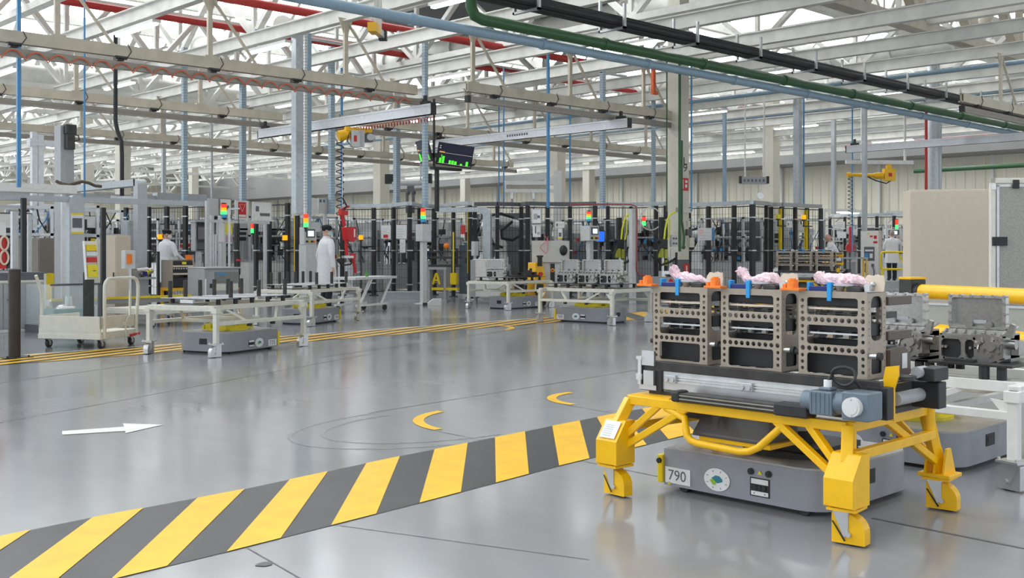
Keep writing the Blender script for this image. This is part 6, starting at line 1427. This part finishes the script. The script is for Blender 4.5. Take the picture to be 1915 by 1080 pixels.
for k in range(6): MB().bb((-.34 + k * .12, -.056, -.03), (-.28 + k * .12, -.05, .05)).build('display', dgrey, sc_)
MB().bb((-.46, -.06, -.08), (-.40, .06, .14)).bb((.38, -.06, -.08), (.46, .06, .14)).build('end_bracket', black, sc_); MB().cyl((.2, 0, -.12), (.2, 0, -.35), .02, 6).cyl((.2, -.02, -.45), (.2, .02, -.45), .1, 14).build('hook', zinc, sc_); MB().bb((-.3, -.02, .12), (-.26, .02, 2.6)).bb((.3, -.02, .12), (.34, .02, 2.6)).build('suspension', white, sc_)

# ------------------------------------------------------------------ far right: electrical cabinet, platform guard
ec = thing('electrical_cabinet', 'white electrical cabinet with a socket panel and red labels', 'cabinet', P(1627, 38.5), RZF + .25); z1 = Zp(431, 38.5)
MB().bb((-.32, -.0, 0), (.30, .5, z1)).build('body', beige, ec, bevel=.006); MB().bb((-.32, -.02, .04), (.30, 0, z1)).build('front', white, ec)
MB().bb((-.2, -.03, .88), (.16, -.02, 1.38)).build('socket_panel', dgrey, ec); MB().bb((-.18, -.05, .92), (-.04, -.03, 1.16)).build('blue_socket', bluec, ec); MB().bb((.0, -.05, .98), (.1, -.03, 1.14)).bb((-.16, -.04, 1.22), (.12, -.03, 1.28)).build('white_socket', paper, ec)
for x0, z0, x1, z1_, m in ((.0, 1.72, .1, 1.78, red), (.12, 1.5, .26, 1.58, red), (.14, 1.66, .24, 1.78, red), (-.08, 1.82, .0, 1.87, lyellow)): MB().bb((x0, -.026, z0), (x1, -.02, z1_)).build('sticker', m, ec)
MB().tube([(-.14, -.05, .72), (-.16, -.07, .5), (.02, -.06, .32), (.1, -.05, .2)], .02, 6).tube([(.1, -.05, .7), (.16, -.07, .5), (.14, -.06, .34)], .02, 6).bb((-.17, -.07, .66), (-.11, -.02, .8)).bb((.06, -.07, .66), (.14, -.02, .78)).build('plug_lead', dgrey, ec)
yg = thing('platform_guard', 'yellow rounded guard rail on the grey platform', 'guard rail', P(1674, 36.0), RZF + .85); za, zb = Zp(503, 36), Zp(471, 36)
rr_ = rrect(-.48, za, .50, zb, .09, 4); MB().tube([(p[0], 0, p[1]) for p in rr_], .035, 8, closed=True).build('rail', safety, yg); MB().bb((-.46, -.03, 0), (-.40, .03, za)).bb((.42, -.03, 0), (.48, .03, za)).build('post', safety, yg)
MB().bb((.15, -.06, za + .22), (.19, -.02, za + .26)).bar((.1, -.05, za + .5), (.3, -.05, za + .15), .05).build('lever', lyellow, yg)
pl_ = thing('platform', 'low grey platform under the worker reaching left', 'platform', P(1672, 36.8), RZF + .85); MB().bb((-.55, -.4, 0), (.75, .7, .21)).bb((-.56, -.41, .19), (.76, .71, .22)).build('deck', duct, pl_)
bw = thing('work_table', 'grey work table behind the distant racks', 'table', P(1590, 35), RZF + .7); MB().bb((-.3, -.3, .98), (.5, .3, 1.03)).build('top', mgrey, bw)
for x in (-.26, .44):
    for y in (-.26, .24): MB().bb((x, y, 0), (x + .05, y + .05, .98)).build('leg', yellow if x > 0 else blackm, bw)
for i, (px, d, y0) in enumerate(((1545, 41.5, 396), (1562, 42.5, 398), (1660, 43, 400))):
    t = thing('lamp_arm', ('white work light arm at the left of the far row', 'white work light arm behind the white electrical cabinet', 'white work light arm over the platform worker')[i], 'lamp', P(px + 15, d), RZF + .75); z1 = Zp(y0, d)
    MB().bb((-.4, -.03, 0), (-.34, .03, z1)).bb((-.4, -.06, z1), (.8, .06, z1 + .12)).build('arm', white, t); MB().bar((-.3, 0, z1 - .35), (.1, 0, z1), .03).build('strut', mgrey, t); MB().bb((-.1, -.05, z1 - .03), (.6, .05, z1)).build('light', e_tube, t)
rd_ = thing('hose_reel', 'red round hose reel beside the bald worker', 'hose reel', (*P(1590, 39), 0), RZF + .7); MB().cyl((0, -.06, 1.35), (0, .06, 1.35), .16, 18).bb((-.04, -.04, 1.5), (.04, .04, 2.1)).build('reel', red, rd_); MB().bb((-.03, .06, 0), (.03, .1, 2.1)).build('post', dgrey, rd_)

# yellow rack beside the first worker
yr = thing('engine_rack', 'dark loaded rack on a yellow tubular stand next to the white-mask worker', 'rack', P(333, 22.0), .05)
for x in (-.28, .22): MB().bb((x, -.2, .0), (x + .05, -.15, .48)).bb((x, .15, .0), (x + .05, .2, .48)).build('leg', yellow, yr)
MB().bb((-.28, -.2, .44), (.27, .2, .50)).bb((-.28, -.2, .30), (.27, -.16, .34)).bar((-.25, -.2, .16), (.1, -.2, .32), .04).bb((-.28, -.22, .1), (.27, -.16, .15)).build('stand', yellow, yr)
MB().bb((-.26, -.2, .5), (-.23, .2, 1.06)).bb((.22, -.2, .5), (.25, .2, 1.06)).bb((-.26, .16, .5), (.25, .2, 1.06)).build('side_frame', steel, yr)
MB().bb((-.22, -.18, .52), (.21, .16, .70)).bb((-.22, -.18, .80), (.21, .16, .86)).bb((-.22, -.18, .96), (.21, .16, 1.04)).build('black_tray', black, yr)
MB().bb((-.23, -.215, .76), (.22, -.18, .795)).bb((-.23, -.215, .915), (.22, -.18, .95)).build('cream_bar', bone, yr)
for k in range(8): MB().cyl((-.2 + k * .055, -.19, .885), (-.2 + k * .055, -.2, .885), .016, 8).build('stud', paper, yr)
MB().bb((-.03, -.22, .97), (.06, -.2, 1.02)).build('yellow_label', lyellow, yr); MB().bb((.16, -.1, 1.06), (.26, .0, 1.16)).build('orange_block', orange, yr); MB().bb((-.18, -.1, 1.06), (-.06, .05, 1.11)).build('part', lgrey, yr)

# L9 column fittings
lx, ly = L9; fy_ = ly - .19
lt_ = thing('column_mark', 'painted column mark reading L 9', 'sign', (lx, fy_ - .003, 0)); zL, z9 = Zp(301, 27.2), Zp(314, 27.2)
for ch_, zz_, nm_ in (('L', zL, 'letter'), ('9', z9, 'digit')): q_ = text(ch_, .27, black, lt_, (.03, 0, zz_), nm_); q_.scale = (1.45, 1, 1)
fs = thing('fire_sign', 'red and white fire equipment sign on the L9 column', 'sign', (lx + .0, fy_ - .004, 0)); z0, z1 = Zp(356, 27.2), Zp(332, 27.2)
MB().bb((-.20, -.006, z0), (.16, 0, z1)).build('panel', red, fs); MB().bb((-.17, -.008, z0 + .05), (-.05, -.006, z1 - .05)).cyl((.06, -.006, z0 + .12), (.06, -.008, z0 + .12), .05, 12).bb((.02, -.008, z0 + .2), (.12, -.006, z1 - .06)).build('symbol', paper, fs)
f2 = thing('fire_sign', 'small red fire sign on the dark foot of the L9 column', 'sign', (lx + .05, fy_ - .008, 0)); z0, z1 = Zp(510, 27.2), Zp(493, 27.2)
MB().bb((-.1, -.006, z0), (.14, 0, z1)).build('panel', red, f2); MB().bb((-.0, -.008, z0 + .03), (.05, -.006, z1 - .05)).build('symbol', paper, f2)
fe = thing('fire_extinguisher', 'red fire extinguisher standing left of the L9 column', 'extinguisher', P(1253, 25.9)); zb_ = Zp(527, 25.9); MB().cyl((0, 0, 0), (0, 0, .5), .08, 16).sph((0, 0, .5), .08, 14, 8).build('cylinder', red, fe); MB().cyl((0, 0, .56), (0, 0, .66), .03, 10).bb((-.06, -.02, .64), (.06, .02, .68)).build('valve', black, fe)
MB().bb((-.12, -.12, -.0), (.12, .12, .02)).build('foot', black, fe)
sw = thing('switch_box', 'cream switch boxes and a black display on the L9 column', 'switch', (lx + .1, fy_, 0))
for a, b2, m in (((.02, -.09, Zp(462, 27.2)), (.2, -.0, Zp(444, 27.2)), tcream), ((-.06, -.06, Zp(440, 27.2)), (.14, 0, Zp(428, 27.2)), dgrey), ((-.02, -.05, Zp(424, 27.2)), (.08, 0, Zp(412, 27.2)), tcream)): MB().bb(a, b2).build('box', m, sw)
MB().tube([(-.29, -.06, 4.0), (-.29, -.06, 2.0), (-.2, -.07, 1.6), (-.24, -.08, 1.35)], .03, 8).sph((-.24, -.08, 1.33), .05, 8, 6).build('green_hose', green, sw)
MB().bb((-.52, -.05, 2.2), (.12, 0, 2.32)).build('collar', tcream, sw)

el = thing('exit_light', 'small white light box on the right side of the L9 column', 'light', (lx + .23, fy_ + .1, Zp(262, 27.2)))
MB().bb((0, -.12, 0), (.06, .14, .33)).build('box', emis('exit_glow', (.85, .97, .93), .9), el)

dp_ = thing('dark_backdrop', 'added tall dark grey backdrop right behind the white six-axis robot', 'panel', P(945, 32.2), RZF + .6)  # backdrop added to darken the view behind the white robot
MB().bb((-.75, -.02, .1), (.75, .02, 2.36)).build('panel', dgrey, dp_); MB().bb((-.78, -.03, 0), (-.73, .03, 2.4)).bb((.73, -.03, 0), (.78, .03, 2.4)).build('upright', alu, dp_)

dc = thing('drag_chain', 'black cable chain hanging with a bend right of the tall motor column', 'cable', P(216, 23.5))
q_ = [(*P(p[0], 23.5), Zp(p[1], 23.5)) for p in ((216, 40), (216, 195), (216, 228), (220, 246), (227, 264), (228, 290), (228, 366))]; b_ = P(216, 23.5)
MB().tube([(p[0] - b_[0], p[1] - b_[1], p[2]) for p in q_], .045, 6).build('chain', black, dc)
MB().bb((-.1, -.02, Zp(366, 23.5) - .05), (.5, .02, Zp(366, 23.5))).bb((.45, -.02, 0), (.5, .02, Zp(366, 23.5))).build('anchor', alu, dc)
wt = thing('roller_table', 'white table with slanted struts right of the worker in the blue mask', 'table', P(690, 22.6), .35)
MB().bb((-.95, -.3, .66), (.62, .3, .71)).build('top', lgrey, wt)
for y in (-.26, .26):
    for a_, b2_ in ((-.75, -.3), (.05, .45)): MB().bar((a_, y, .12), (b2_, y, .66), .035).build('strut', white, wt)
    MB().bb((-.85, y - .02, .12), (.3, y + .02, .16)).build('foot_rail', white, wt)
for x in (-.75, .2):
    for y in (-.26, .26): MB().cyl((x, y - .02, .06), (x, y + .02, .06), .06, 14).build('wheel', rubber, wt)
gt = thing('tape_marker', 'small green clip standing on the white table with slanted struts', 'clip', (*P(686, 22.4), .71)); MB().bb((-.03, -.02, 0), (.03, .02, .08)).bb((-.015, -.015, .08), (.015, .015, .13)).build('clip_body', mat('clip_green', (.12, .32, .08), .5), gt)
os_ = thing('oil_stain', 'small dark oval stain on the floor at the lower left', 'stain', (*at(495, 1055), .0022))
MB().prism([(.035 * math.cos(a) * (1 + .15 * math.sin(3 * a)), .028 * math.sin(a), 0) for a in [2 * PI * i / 20 for i in range(20)]], (0, 0, .0008)).build('stain', mat('stain_dark', (.09, .085, .085), .5), os_)
